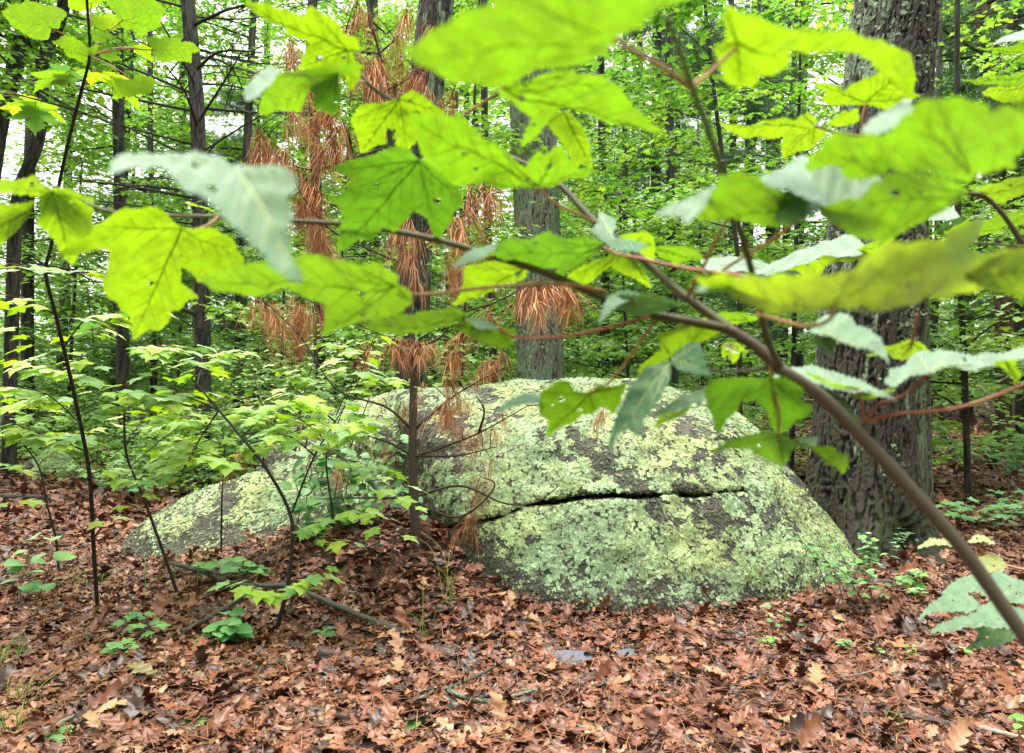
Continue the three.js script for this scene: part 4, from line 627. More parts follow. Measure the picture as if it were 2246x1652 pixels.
// sticks and odd things on the litter
const stick = (name, label, list, r, mat, fork) => { const pts = list.map(([x, y, up]) => groundAt(x, y).add(V(0, 0.03 + (up || 0), 0))), t = thing(name, label, 'stick', pts[0].clone()); part(t, 'wood', tube(pts, r, 8, pts.length * 6, 0.5, list[0][0]), mat); if (fork) part(t, 'fork', tube(fork.map(([x, y, up]) => groundAt(x, y).add(V(0, 0.03 + (up || 0), 0))), [r[0] * 0.7, r[1]], 7, 12, 0.5, 4), mat);
  return [t, pts]; };
const wet = std(col(0.04, 0.033, 0.028), 0.6), lichened = std(col(0.07, 0.075, 0.06), 0.8);
const crusty = ([t, pts], seed) => { const R = rng(seed), c = new THREE.CatmullRomCurve3(pts), L = [], C = []; for (let i = 0; i < 90; i++) { const p = c.getPoint(R()), a = V(R() - 0.5, 0.2 + R(), R() - 0.3).normalize(); L.push(frame(p.addScaledVector(a, 0.009), V(1, 0, 0), a, 0.004 + 0.007 * R())); C.push(col(0.15, 0.19, 0.13)); } swarm(t, 'lichen', flakes[0], lichenMat, L, C); };
crusty(stick('fallen_branch', 'dark lichen-spotted fallen branch lying across the litter under the forked sapling', [[375, 1265, 0.06], [450, 1285, 0.05], [530, 1310, 0.04], [640, 1318, 0.05], [700, 1340, 0.04], [790, 1375, 0.03], [890, 1408, 0.01]], [0.013, 0.017], lichened, [[350, 1425], [430, 1390, 0.02], [490, 1360, 0.03], [560, 1318, 0.05]]), 5);
crusty(stick('twig', 'curved grey-green twig lying on the litter at bottom centre', [[978, 1535, 0.02], [1000, 1550, 0.02], [1060, 1566, 0.02], [1110, 1560, 0.02], [1175, 1540, 0.02]], [0.011, 0.005], lichened, [[985, 1535, 0.02], [1030, 1515, 0.02], [1080, 1490, 0.02], [1130, 1462, 0.03]]), 6);
stick('twig', 'thin dark twig in the litter at the lower left', [[268, 1560, 0.01], [275, 1535, 0.02], [285, 1520, 0.02]], [0.006, 0.004], wet);
stick('stick', 'dark stick half buried in the litter at the lower right', [[1965, 1590, 0.01], [2060, 1605, 0.01], [2150, 1625, 0.01]], [0.012, 0.006], wet);
stick('stick', 'pale broken stick at the bottom right', [[2150, 1625, 0.02], [2200, 1638, 0.02], [2250, 1650, 0.02]], [0.01, 0.008], std(col(0.4, 0.33, 0.27), 0.8));
stick('stick', 'thin grey stick lying on the litter below the boulder at the right', [[1840, 1510, 0.02], [1900, 1500, 0.02], [1940, 1485, 0.03]], [0.005, 0.003], std(col(0.2, 0.17, 0.14), 0.8));
stick('twig', 'thin green-brown twig right of the curved twig', [[1450, 1480, 0.02], [1500, 1510, 0.02], [1575, 1515, 0.02]], [0.004, 0.002], std(col(0.13, 0.12, 0.06), 0.8));
stick('stick', 'grey stick on the brown path at the far left', [[10, 1100, 0.02], [60, 1102, 0.03], [140, 1104, 0.02]], [0.03, 0.02], std(col(0.09, 0.07, 0.055), 0.9));
stick('stick', 'pale stick in the lower left corner', [[60, 1650, 0.02], [110, 1625, 0.02], [160, 1600, 0.02]], [0.009, 0.006], std(col(0.25, 0.24, 0.18), 0.8));
{ // flat bluish stones showing through the leaves
  const m = new THREE.MeshPhysicalMaterial({ color: col(0.1, 0.115, 0.16), roughness: 0.5, clearcoat: 0.5, clearcoatRoughness: 0.3, bumpMap: grainMap, bumpScale: 0.004 });
  for (const [label, x, y, w, dd] of [['larger flat blue-grey stone showing through the litter below the boulder', 1250, 1458, 0.12, 0.06], ['smaller flat blue-grey stone right of the larger one in the litter', 1372, 1452, 0.055, 0.05]]) {
    const c = groundAt(x, y), R = rng(x), pts = []; for (let i = 0; i < 26; i++) { const a = R() * 6.28, r = 0.7 + 0.3 * R(); pts.push(V(Math.cos(a) * w * r, (R() - 0.5) * 0.03, Math.sin(a) * dd * r)); }
    const hull = new ConvexHull().setFromPoints(pts), pos = [], uv = []; for (const f of hull.faces) { let e = f.edge; const v = []; do { v.push(e.head().point); e = e.next; } while (e !== f.edge); for (let i = 1; i < v.length - 1; i++) for (const q of [v[0], v[i], v[i + 1]]) { pos.push(q.x, q.y, q.z); uv.push(q.x * 8, q.z * 8); } }
    const t = thing('stone', label, 'stone', c.clone()), g = geoOf(pos, pos.map((_, i) => i).filter((i) => i < pos.length / 3), uv), s = shade(new THREE.Mesh(g, m)); s.name = 'slab'; s.position.y = 0.034; s.rotation.x = 0.25; t.add(s);
  }
}
for (const [label, x, y, s, c, turn, k] of [['olive-yellow fallen oak leaf with pointed lobes, largest in the litter at the lower left', 350, 1510, 0.2, [0.16, 0.13, 0.035], 2.9, 1], ['tan curled oak leaf, upper of two in the bottom left corner', 200, 1595, 0.17, [0.36, 0.22, 0.1], 0.4, 3], ['tan curled oak leaf, lower of two in the bottom left corner', 215, 1632, 0.15, [0.33, 0.18, 0.08], 2.4, 5], ['broad pale brown maple-shaped leaf lying right of the lower left seedlings', 815, 1545, 0.13, [0.3, 0.18, 0.13], 0.7, 2], ['long golden brown dead leaf on the litter at the lower right', 1790, 1535, 0.2, [0.32, 0.16, 0.06], 1.2, 0], ['rust brown curled leaf caught at the base of the forked sapling', 590, 1375, 0.17, [0.3, 0.17, 0.1], 1.0, 4]]) {
  const b = groundAt(x, y), l = shade(new THREE.Mesh(oakLeaves[k], new THREE.MeshPhysicalMaterial({ color: col(...c), roughness: 0.65, side: THREE.DoubleSide, clearcoat: 0.2 }))); l.name = numbered('oak_leaf'); l.userData = { label, category: 'dead leaf' }; l.position.copy(b).add(V(0, 0.06, 0)); l.rotation.set(0.2, turn, 0.15); l.scale.setScalar(s * 0.75); scene.add(l);
}
{ // needles and small litter lying on top of the boulder
  const R = rng(12), L = [], C = []; const t = scene.children.find((c) => c.name === 'boulder');
  for (let i = 0; i < 420; i++) { const x = 0.35 + 1.1 * R(), z = -5.5 - 0.9 * R(); let y = 1.5; while (y > 0.9 && boulderField(x, y, z) > 0) y -= 0.01; L.push(randTurn(R, V(x, y + 0.008, z), 0.05 + 0.05 * R(), 0.4)); const b = 0.6 + 0.6 * R(); C.push(col(0.22 * b, 0.07 * b, 0.05 * b)); }
  const nd = geoOf([0, 0, 0.02, 0, 0, -0.02, 0.5, 0.06, 0.02, 0.5, 0.06, -0.02, 1, 0, 0], [0, 1, 2, 1, 3, 2, 2, 3, 4]);
  swarm(t, 'fallen_needles', nd, std(col(1, 1, 1), 0.8, { side: THREE.DoubleSide }), L, C);
}
// ---------- the maple branch close to the lens ----------
const leafMap = dataMap(512, (u, v) => {
  const a = 0.9 + 0.2 * tiled(u, v, 7, 2) + 0.12 * tiled(u, v, 38, 6) + 0.35 * smooth(0.42, 0.6, tiled(u, v, 16, 21)) - 0.14 * smooth(0.45, 0.6, tiled(u, v, 30, 33)) + 0.1 * tiled(u, v, 80, 4), e = 1 - Math.abs(tiled(u, v, 26, 9)) * 2.2, f = 1 - Math.abs(tiled(u, v, 55, 12)) * 2.2, n = 0.2 * smooth(0.75, 1, e) + 0.1 * smooth(0.8, 1, f);
  return [a - n * 0.3 + 0.02, a - n, a - n * 0.6];
});
const F_ = (r, g, b, t = 0.5, coat = 0.8) => leafy(col(r, g, b), t, coat, { map: leafMap, bumpMap: leafMap, bumpScale: 0.0012, clearcoatRoughness: 0.36 });
const fg = { y: F_(0.3, 0.53, 0.005, 0.6), g: F_(0.22, 0.47, 0.006, 0.58), d: F_(0.16, 0.41, 0.01, 0.54), k: F_(0.08, 0.22, 0.04, 0.36), p: F_(0.125, 0.27, 0.13, 0.36, 0.08), s: F_(0.07, 0.2, 0.085, 0.32, 0.08), b: F_(0.4, 0.64, 0.006, 0.62), t: F_(0.26, 0.32, 0.05, 0.4, 0.2) };
const veinMat = leafy(col(0.15, 0.28, 0.01), 0.3, 0.2), paleVein = leafy(col(0.5, 0.6, 0.25), 0.4, 0.2), redStalk = std(col(0.36, 0.1, 0.045), 0.45), orangeStalk = std(col(0.34, 0.16, 0.045), 0.45), greenStem = std(col(0.085, 0.09, 0.022), 0.5), brownStem = std(col(0.09, 0.058, 0.036), 0.6), darkStem = std(col(0.075, 0.066, 0.02), 0.55), greyStem = new THREE.MeshStandardMaterial({ color: col(0.145, 0.112, 0.082), roughness: 0.75, bumpMap: grainMap, bumpScale: 0.0012 });
const inside = (o, x, y) => { let c = false; for (let i = 0, j = o.length - 1; i < o.length; j = i++) if (o[i].y > y !== o[j].y > y && x < (o[j].x - o[i].x) * (y - o[i].y) / (o[j].y - o[i].y) + o[i].x) c = !c; return c; };
// A leaf in the flat: its outline (lobes, sinuses) in the leaf's own plane, given teeth, filled, bent and creased along the midrib.
// The plane passes through the leaf base; gx and gy say how fast it runs away from or towards the eye.
function bladeGeometry(o) {
  const a = o.o, n = a.length / 2, [bx, by] = o.b, d0 = o.d, pts = [], px = d0 / F, step = (o.step || 0.0042) / px, amp = (o.amp || 0.0011) / px, R = rng(Math.round(a[0] * 7 + a[1] * 3 + 5000));
  let area = 0; for (let i = 0; i < n; i++) { const j = (i + 1) % n; area += a[2 * i] * a[2 * j + 1] - a[2 * j] * a[2 * i + 1]; } const sg = area > 0 ? 1 : -1;
  for (let i = 0; i < n; i++) {
    const j = (i + 1) % n, x0 = a[2 * i], y0 = a[2 * i + 1], x1 = a[2 * j], y1 = a[2 * j + 1], L = Math.hypot(x1 - x0, y1 - y0), k = Math.max(1, Math.round(L / step)), nx = (y1 - y0) / L * sg, ny = -(x1 - x0) / L * sg, bow = (R() - 0.25) * 0.05 * L, flip = o.tip && Math.hypot(x1 - o.tip[0], y1 - o.tip[1]) < Math.hypot(x0 - o.tip[0], y0 - o.tip[1]);
    for (let q = 0; q < k; q++) {
      const t = q / k, t2 = (q + (flip ? 0.72 : 0.28)) / k, e = bow * 4 * t * (1 - t), e2 = bow * 4 * t2 * (1 - t2) + amp * (0.5 + 0.9 * R()) * (k > 1 ? 1 : 0.4);
      pts.push(new THREE.Vector2(x0 + (x1 - x0) * t + nx * e, y0 + (y1 - y0) * t + ny * e)); if (L > step * 0.6) pts.push(new THREE.Vector2(x0 + (x1 - x0) * t2 + nx * e2, y0 + (y1 - y0) * t2 + ny * e2));
    }
  }
  const inv = (x, y) => 1 / (1 / d0 * (1 - (o.gx || 0) * (x - bx) / 100 - (o.gy ?? 0.06) * (y - by) / 100));
  const flat = (x, y) => P(x, y, inv(x, y)), p0 = flat(bx, by), N = flat(bx + 10, by).sub(p0).cross(flat(bx, by + 10).sub(p0)).normalize();
  const m = o.tips[0], ml = Math.hypot(m[0] - bx, m[1] - by), ux = (m[0] - bx) / ml, uy = (m[1] - by) / ml, ph = R() * 6, cu = o.curl ?? 0.06, S = ml * px;
  const lift = (x, y) => {
    const u = ((x - bx) * ux + (y - by) * uy) / ml, v = (-(x - bx) * uy + (y - by) * ux) / ml;
    const h = S * (cu * 2.2 * (u - 0.4) ** 2 * (o.bendSign || 1) - (o.fold ?? 0.13) * Math.sqrt(v * v + 0.0012) + 0.022 * Math.sin(u * 8 + ph) * Math.cos(v * 6) + 0.012 * Math.cos((u - Math.abs(v) * 0.8) * 24));
    return flat(x, y).addScaledVector(N, h);
  };
  // fill, then halve edges until the pieces are small enough to bend
  const holes = [], spots = (o.holes || []).slice();
  if (!o.bare) for (let i = 0, k = 1 + Math.floor(R() * 4); i < k * 5 && spots.length < k; i++) { const q = Math.floor(R() * pts.length), t = 0.25 + 0.55 * R(), x = lerp(bx, pts[q].x, t), y = lerp(by, pts[q].y, t); if (inside(pts, x, y)) spots.push([x, y, (0.0009 + 0.0012 * R()) / px]); }
  for (const [x, y, r] of spots) { const h = []; for (let i = 0; i < 8; i++) { const an = -i / 8 * 6.283, q = r * (0.6 + 0.6 * R()); h.push(new THREE.Vector2(x + Math.cos(an) * q * 1.3, y + Math.sin(an) * q)); } const clear = (w) => pts.every((v) => Math.hypot(v.x - w[0], v.y - w[1]) > w[2] * 2.2); if (clear([x, y, r]) && h.every((p) => inside(pts, p.x, p.y)) && holes.every((g) => Math.hypot(g[0].x - x, g[0].y - y) > r * 6)) holes.push(h); }
  let V2 = [...pts, ...holes.flat()].map((p) => [p.x, p.y]), tri = THREE.ShapeUtils.triangulateShape(pts, holes).map((t) => t.slice());
  const long = Math.max(14, ml / 13);
  for (let pass = 0; pass < 7; pass++) {
    const mid = new Map(), out = []; let split = false;
    const half = (i, j) => { const dx = V2[i][0] - V2[j][0], dy = V2[i][1] - V2[j][1]; if (dx * dx + dy * dy < long * long) return -1; const k = i < j ? i + '_' + j : j + '_' + i; if (!mid.has(k)) { mid.set(k, V2.length); V2.push([(V2[i][0] + V2[j][0]) / 2, (V2[i][1] + V2[j][1]) / 2]); } return mid.get(k); };
    for (let [a0, b0, c0] of tri) {
      const e = [half(a0, b0), half(b0, c0), half(c0, a0)], c = e.filter((x) => x >= 0).length; if (c) split = true;
      if (c === 0) out.push([a0, b0, c0]);
      else if (c === 3) out.push([a0, e[0], e[2]], [e[0], b0, e[1]], [e[2], e[1], c0], [e[0], e[1], e[2]]);
      else { let v = [a0, b0, c0], r = 0; while (!(c === 1 ? e[r] >= 0 : e[(r + 2) % 3] < 0)) r++; const A = v[r], B = v[(r + 1) % 3], C = v[(r + 2) % 3], x = e[r], y = e[(r + 1) % 3]; if (c === 1) out.push([A, x, C], [x, B, C]); else out.push([x, B, y], [A, x, y], [A, y, C]); }
    }
    tri = out; if (!split) break;
  }
  const pos = [], uv = []; for (const [x, y] of V2) { const p = lift(x, y); pos.push(p.x, p.y, p.z); uv.push((x - bx) * px / 0.05, (y - by) * px / 0.05); }
  const g = geoOf(pos, tri.flat(), uv), vs = [], vr = o.vein || 0.0007;
  const run = (x0, y0, x1, y1, r) => { const q = []; for (let i = 0; i <= 9; i++) { const t = i / 9, x = x0 + (x1 - x0) * t, y = y0 + (y1 - y0) * t; if (!inside(pts, x, y)) { if (q.length > 1) break; continue; } q.push(lift(x, y)); } if (q.length > 2) vs.push(tube(q, [r, r * 0.3], 5, 12)); };
  o.tips.forEach(([x, y], i) => { run(bx, by, lerp(bx, x, 0.96), lerp(by, y, 0.96), vr * (i ? 0.75 : 1)); const k = i ? 3 : 6; for (let q = 1; q <= k; q++) for (const s of [-1, 1]) { const t = q / (k + 1.2) + 0.06 * s, mx = lerp(bx, x, t), my = lerp(by, y, t), l = Math.hypot(x - bx, y - by) * 0.42 * (1 - t * 0.6), an = Math.atan2(y - by, x - bx) + s * 0.75; run(mx, my, mx + Math.cos(an) * l, my + Math.sin(an) * l, vr * 0.4); } });
  return [g, vs.length ? mergeGeometries(vs) : null];
}
const mb = thing('maple_branch', 'blurred maple branch close to the lens with big yellow-green leaves spread across the picture', 'branch', V(0.56, 0, -0.52));
const stem = (list, r, mat, name = 'twig', sides = 9) => part(mb, name, tube(pxs(list), r, sides, list.length * 6, 0.1, list[0][0]), mat);
part(mb, 'stem', tube([V(0.56, -0.04, -0.52), V(0.53, 0.55, -0.5), V(0.44, 0.98, -0.49), P(2330, 1490, 0.49)], [0.007, 0.005], 12, 20, 0.1, 3), greyStem);
stem([[2330, 1490, 0.49], [2246, 1392, 0.5], [2100, 1190, 0.51], [1900, 968, 0.52], [1800, 868, 0.52], [1710, 808, 0.52]], [0.005, 0.0044], greyStem, 'branch', 14);
stem([[1710, 808, 0.52], [1660, 762, 0.525], [1600, 722, 0.53]], [0.0044, 0.0036], brownStem, 'branch', 12);
stem([[1605, 724, 0.53], [1520, 706, 0.535], [1430, 690, 0.54], [1330, 655, 0.545], [1200, 600, 0.55], [1080, 562, 0.555], [960, 527, 0.56], [820, 500, 0.565], [740, 491, 0.57], [600, 483, 0.575], [480, 476, 0.58], [350, 472, 0.58], [235, 463, 0.58], [175, 440, 0.58], [112, 419, 0.58]], (t) => lerp(0.0036, 0.0014, Math.min(1, t * 1.3)), darkStem);
stem([[1600, 722, 0.53], [1550, 685, 0.54], [1500, 648, 0.55], [1440, 595, 0.57], [1380, 545, 0.58], [1300, 482, 0.6], [1225, 405, 0.62], [1150, 360, 0.63], [1080, 330, 0.64], [990, 285, 0.64], [920, 247, 0.64], [850, 215, 0.64], [812, 188, 0.63], [790, 162, 0.63]], (t) => lerp(0.0036, 0.0015, t), darkStem);
stem([[1712, 806, 0.52], [1690, 760, 0.5], [1672, 700, 0.48], [1650, 600, 0.45], [1628, 520, 0.43], [1590, 390, 0.4], [1555, 290, 0.36], [1520, 195, 0.32], [1490, 110, 0.29], [1465, 40, 0.27]], (t) => lerp(0.0026, 0.001, t), greenStem);
stem([[1893, 975, 0.52], [1896, 940, 0.52], [1898, 926, 0.52]], [0.0024, 0.002], brownStem);
stem([[2330, 620, 0.8], [2238, 526, 0.8], [2219, 497, 0.8], [2192, 461, 0.8], [2160, 432, 0.8], [2120, 424, 0.78]], [0.003, 0.0022], brownStem);
const stalks = [
  [redStalk, [1898, 926, 0.52], [1960, 910, 0.51], [2100, 895, 0.5], [2200, 862, 0.49], [2300, 820, 0.48]], [redStalk, [1900, 924, 0.52], [1925, 890, 0.52], [1980, 868, 0.51], [2039, 816, 0.5]], [redStalk, [1895, 930, 0.52], [1892, 890, 0.52], [1876, 852, 0.52]],
  [orangeStalk, [1505, 655, 0.55], [1545, 580, 0.5], [1575, 520, 0.45], [1600, 475, 0.42]], [orangeStalk, [1515, 655, 0.55], [1590, 590, 0.5], [1680, 535, 0.44], [1783, 461, 0.38]], [redStalk, [1645, 606, 0.46], [1590, 600, 0.48], [1500, 588, 0.5], [1400, 566, 0.52], [1350, 556, 0.53], [1324, 543, 0.535]],
  [redStalk, [1435, 692, 0.54], [1360, 712, 0.53], [1244, 737, 0.52], [1129, 740, 0.51], [1094, 720, 0.51]], [orangeStalk, [1440, 700, 0.54], [1400, 755, 0.54], [1345, 830, 0.54], [1291, 866, 0.54]], [orangeStalk, [1330, 640, 0.545], [1240, 623, 0.53], [1100, 628, 0.5], [930, 646, 0.47], [900, 644, 0.46], [867, 631, 0.45]],
  [orangeStalk, [1310, 492, 0.6], [1270, 470, 0.58], [1215, 445, 0.55], [1182, 410, 0.52]], [orangeStalk, [1520, 195, 0.32], [1440, 140, 0.29], [1385, 108, 0.27], [1350, 88, 0.26]], [orangeStalk, [1518, 190, 0.32], [1560, 155, 0.34], [1617, 104, 0.36]],
  [orangeStalk, [1660, 690, 0.47], [1700, 700, 0.45], [1770, 716, 0.41], [1815, 704, 0.38], [1830, 686, 0.36]], [brownStem, [1705, 805, 0.52], [1620, 815, 0.53], [1550, 812, 0.54], [1480, 800, 0.54]], [orangeStalk, [1690, 800, 0.52], [1700, 870, 0.52], [1709, 910, 0.52], [1707, 957, 0.52]],
  [orangeStalk, [480, 476, 0.58], [455, 495, 0.57], [415, 507, 0.56], [398, 504, 0.56]], [orangeStalk, [790, 162, 0.63], [780, 130, 0.58], [762, 113, 0.55]], [orangeStalk, [800, 180, 0.63], [770, 176, 0.58], [743, 163, 0.54]], [redStalk, [1020, 250, 0.62], [1065, 222, 0.57], [1101, 196, 0.5]],
  [orangeStalk, [935, 345, 0.6], [926, 352, 0.56], [918, 356, 0.53]], [orangeStalk, [1898, 300, 0.62], [1891, 265, 0.62], [1900, 227, 0.62]], [orangeStalk, [1898, 300, 0.62], [1840, 292, 0.62], [1788, 277, 0.62]], [orangeStalk, [2000, 757, 0.6], [2006, 720, 0.58], [2010, 690, 0.57]], [brownStem, [2246, 540, 0.75], [2160, 535, 0.74], [2060, 532, 0.73], [1990, 540, 0.72]],
];
stalks.forEach(([m, ...l], i) => part(mb, 'petiole', tube(pxs(l), (t) => lerp(0.0013, 0.00095, t) * (t > 0.92 ? 1.25 : 1), 7, 22), m));
const L = (k, d, gy, b, tips, o, more = {}) => { const [g, v] = bladeGeometry({ o, b, tips, d, gy, ...more }), l = part(mb, 'leaf', g, fg[k]); if (v && !more.bare) part(l, 'vein', v, more.pale ? paleVein : veinMat); return l; };
L('y', 0.54, 0.05, [762, 113], [[536, 14], [684, 14], [660, 142], [790, 108], [771, 195]], [533, 13, 581, 10, 627, 20, 665, 38, 680, 11, 706, 22, 741, 50, 752, 76, 783, 82, 790, 110, 768, 113, 783, 145, 790, 166, 771, 198, 752, 171, 720, 152, 690, 150, 657, 145, 665, 126, 678, 99, 668, 84, 630, 72, 627, 53, 577, 38]);
L('g', 0.52, 0.12, [743, 162], [[569, 253], [606, 162], [660, 242]], [798, 158, 737, 141, 691, 147, 630, 145, 604, 160, 592, 185, 577, 209, 567, 255, 615, 238, 657, 244, 668, 215, 680, 190, 741, 166]);
L('d', 0.515, 0.06, [741, 164], [[733, 250], [692, 230]], [680, 190, 741, 163, 750, 217, 733, 253, 710, 243, 689, 232, 691, 205]);
L('p', 0.46, -0.2, [600, 160], [[536, 205]], [533, 200, 560, 172, 590, 146, 612, 150, 596, 183, 561, 216, 540, 219], { bare: true });
L('p', 0.3, -0.13, [503, 345], [[640, 575], [256, 330], [648, 405], [655, 580]], [245, 346, 252, 324, 266, 310, 324, 313, 396, 320, 479, 329, 500, 346, 533, 355, 562, 378, 612, 382, 648, 400, 652, 428, 630, 446, 641, 475, 626, 504, 630, 540, 641, 562, 659, 580, 626, 587, 594, 565, 562, 540, 522, 515, 486, 479, 461, 450, 414, 443, 396, 425, 378, 396, 371, 378, 342, 360, 299, 364, 274, 378, 248, 392], { pale: true, fold: 0.2, curl: 0.12 });
L('y', 0.55, 0.07, [84, 448], [[-38, 520], [2, 528]], [-60, 440, 20, 446, 75, 443, 68, 462, 45, 492, 30, 510, 0, 536, -60, 560]);
L('y', 0.57, 0.2, [112, 420], [[200, 448], [0, 430], [76, 394]], [-30, 428, 35, 412, 60, 405, 75, 392, 90, 405, 112, 415, 150, 412, 205, 440, 205, 455, 150, 443, 112, 430, 60, 432, 0, 442]);
L('y', 0.56, 0.07, [114, 420], [[157, 582], [85, 482], [212, 490]], [112, 418, 165, 430, 209, 449, 203, 470, 212, 493, 194, 533, 178, 545, 158, 587, 140, 560, 126, 533, 104, 504, 83, 486, 90, 464, 88, 432]);
L('y', 0.55, 0.07, [398, 503], [[288, 750], [532, 563], [220, 485]], [133, 539, 173, 517, 206, 500, 216, 479, 240, 470, 274, 450, 300, 458, 324, 454, 364, 468, 396, 502, 425, 500, 468, 504, 511, 522, 520, 545, 536, 562, 522, 593, 497, 593, 470, 600, 443, 611, 420, 590, 396, 580, 396, 622, 439, 640, 415, 650, 396, 672, 374, 676, 371, 701, 353, 719, 325, 725, 306, 737, 286, 757, 292, 719, 284, 690, 270, 680, 259, 661, 240, 650, 230, 629, 227, 611, 240, 590, 248, 557, 248, 530, 216, 525, 194, 534]);
L('g', 0.44, 0.14, [866, 632], [[438, 622], [694, 562], [710, 718], [900, 660], [776, 568]], [432, 622, 480, 600, 518, 582, 540, 571, 576, 575, 641, 568, 659, 553, 691, 561, 719, 564, 750, 556, 776, 568, 798, 577, 827, 571, 845, 585, 859, 593, 873, 607, 864, 630, 899, 647, 904, 665, 873, 683, 840, 690, 809, 697, 780, 700, 756, 702, 730, 712, 709, 724, 716, 697, 713, 669, 684, 654, 630, 640, 540, 647, 468, 636]);
L('d', 0.52, 0.05, [918, 357], [[740, 558], [961, 520], [732, 428], [1010, 434], [736, 364]], [733, 362, 767, 346, 815, 335, 863, 320, 897, 327, 916, 357, 939, 354, 977, 385, 1003, 404, 1013, 434, 996, 457, 992, 472, 973, 491, 962, 522, 950, 499, 939, 472, 908, 453, 882, 487, 866, 503, 844, 491, 821, 518, 783, 529, 737, 563, 746, 514, 756, 476, 746, 453, 729, 428, 764, 415, 764, 400, 790, 385, 767, 377], { holes: [[826, 406, 7], [960, 434, 7]] });
L('y', 0.63, 0.05, [876, 217], [[792, 334], [893, 320], [975, 246], [773, 260]], [876, 217, 904, 202, 939, 221, 977, 244, 943, 259, 916, 278, 912, 305, 893, 324, 870, 316, 870, 282, 847, 278, 844, 316, 828, 316, 790, 339, 786, 301, 771, 259, 790, 228, 840, 225]);
L('g', 0.5, 0.09, [1181, 409], [[898, 266], [1010, 398], [1224, 320], [1298, 380], [1025, 262]], [895, 262, 949, 248, 1000, 252, 1025, 262, 1060, 300, 1110, 335, 1151, 366, 1183, 324, 1194, 335, 1223, 317, 1237, 331, 1250, 358, 1270, 374, 1302, 378, 1295, 392, 1252, 400, 1216, 405, 1181, 411, 1126, 407, 1061, 400, 1010, 402, 978, 382, 949, 360, 920, 324, 913, 310, 902, 284], { holes: [[1018, 340, 5], [1044, 371, 5], [1138, 376, 8], [1205, 358, 6], [1070, 384, 4], [1158, 390, 5]] });
L('s', 0.49, -0.25, [1084, 327], [[990, 270]], [987, 268, 1007, 257, 1028, 277, 1050, 299, 1086, 330, 1061, 324, 1028, 301, 1010, 306, 995, 290], { bare: true });
L('y', 0.55, 0.03, [1238, 248], [[1296, 365], [1200, 268]], [1194, 266, 1223, 248, 1241, 245, 1259, 256, 1273, 281, 1291, 306, 1291, 331, 1300, 371, 1280, 356, 1252, 374, 1255, 346, 1237, 317, 1219, 295]);
L('g', 0.42, 0.09, [1102, 197], [[1458, 296], [1145, 308], [1345, 176], [1250, 146]], [1095, 210, 1100, 196, 1151, 180, 1194, 155, 1252, 142, 1270, 158, 1309, 158, 1349, 173, 1367, 205, 1388, 230, 1410, 259, 1440, 280, 1464, 299, 1424, 284, 1374, 274, 1331, 270, 1290, 258, 1259, 241, 1234, 230, 1208, 256, 1187, 274, 1143, 317, 1154, 281, 1169, 245, 1133, 227]);
L('g', 0.255, 0.12, [1350, 88], [[895, 129], [1060, -60], [1045, 182], [1500, 26]], [888, 130, 935, 83, 985, 40, 1028, 18, 1079, -7, 1140, -60, 1220, -90, 1400, -90, 1520, -40, 1530, 15, 1439, 47, 1385, 72, 1350, 88, 1331, 108, 1273, 126, 1223, 144, 1169, 151, 1120, 175, 1079, 186, 1043, 180, 1021, 173, 978, 173, 949, 155, 920, 144], { vein: 0.0004 });
L('y', 0.37, 0.08, [1617, 104], [[2003, 160], [1595, 34], [1625, 184], [1570, 130]], [1567, 130, 1589, 108, 1600, 95, 1592, 72, 1589, 54, 1599, 29, 1639, 32, 1668, 36, 1675, 47, 1736, 54, 1797, 68, 1844, 61, 1877, 72, 1884, 86, 1938, 90, 1952, 112, 1999, 133, 2010, 173, 1985, 190, 1940, 170, 1920, 158, 1916, 144, 1884, 119, 1833, 122, 1783, 112, 1729, 108, 1729, 144, 1697, 151, 1668, 158, 1653, 187, 1625, 184, 1592, 187, 1581, 151], { curl: 0.12 });
L('y', 0.6, 0.06, [1900, 227], [[1999, 130], [1792, 182], [2012, 205]], [1787, 180, 1833, 187, 1851, 202, 1869, 180, 1920, 162, 1970, 137, 1999, 126, 2008, 169, 1999, 202, 2017, 205, 1992, 220, 1977, 234, 1941, 238, 1902, 230, 1862, 230, 1822, 234, 1801, 220, 1819, 209]);
L('y', 0.62, 0.12, [1787, 276], [[1582, 278], [1760, 250], [1719, 335], [1780, 318]], [1578, 277, 1639, 277, 1689, 266, 1743, 263, 1754, 252, 1783, 248, 1792, 264, 1783, 277, 1819, 288, 1797, 306, 1779, 320, 1747, 328, 1718, 338, 1715, 313, 1725, 299, 1689, 302, 1668, 299, 1617, 295]);
L('y', 0.7, 0.06, [1870, 268], [[1882, 240]], [1810, 268, 1835, 255, 1850, 240, 1862, 246, 1880, 238, 1884, 262, 1870, 272, 1845, 278], { bare: true });
L('g', 0.33, 0.12, [2140, 412], [[1795, 350], [2050, 192], [2330, 290], [1850, 390], [2003, 220]], [1788, 357, 1801, 347, 1807, 324, 1843, 301, 1889, 298, 1935, 290, 1970, 262, 1993, 233, 2003, 216, 2033, 200, 2052, 190, 2098, 184, 2157, 192, 2163, 218, 2209, 223, 2246, 243, 2340, 270, 2340, 335, 2270, 330, 2222, 344, 2225, 376, 2176, 376, 2144, 389, 2130, 412, 2078, 388, 2007, 364, 1948, 366, 1915, 384, 1850, 395, 1847, 376, 1811, 376, 1768, 384], { pale: true });
L('g', 0.345, 0.12, [2118, 424], [[1796, 466], [1960, 374], [1925, 520], [2030, 470]], [2124, 424, 2078, 390, 2013, 370, 1948, 377, 1912, 406, 1895, 429, 1830, 448, 1791, 464, 1817, 484, 1856, 504, 1889, 517, 1928, 523, 1974, 507, 2033, 474, 2059, 458, 2091, 442], { pale: true });
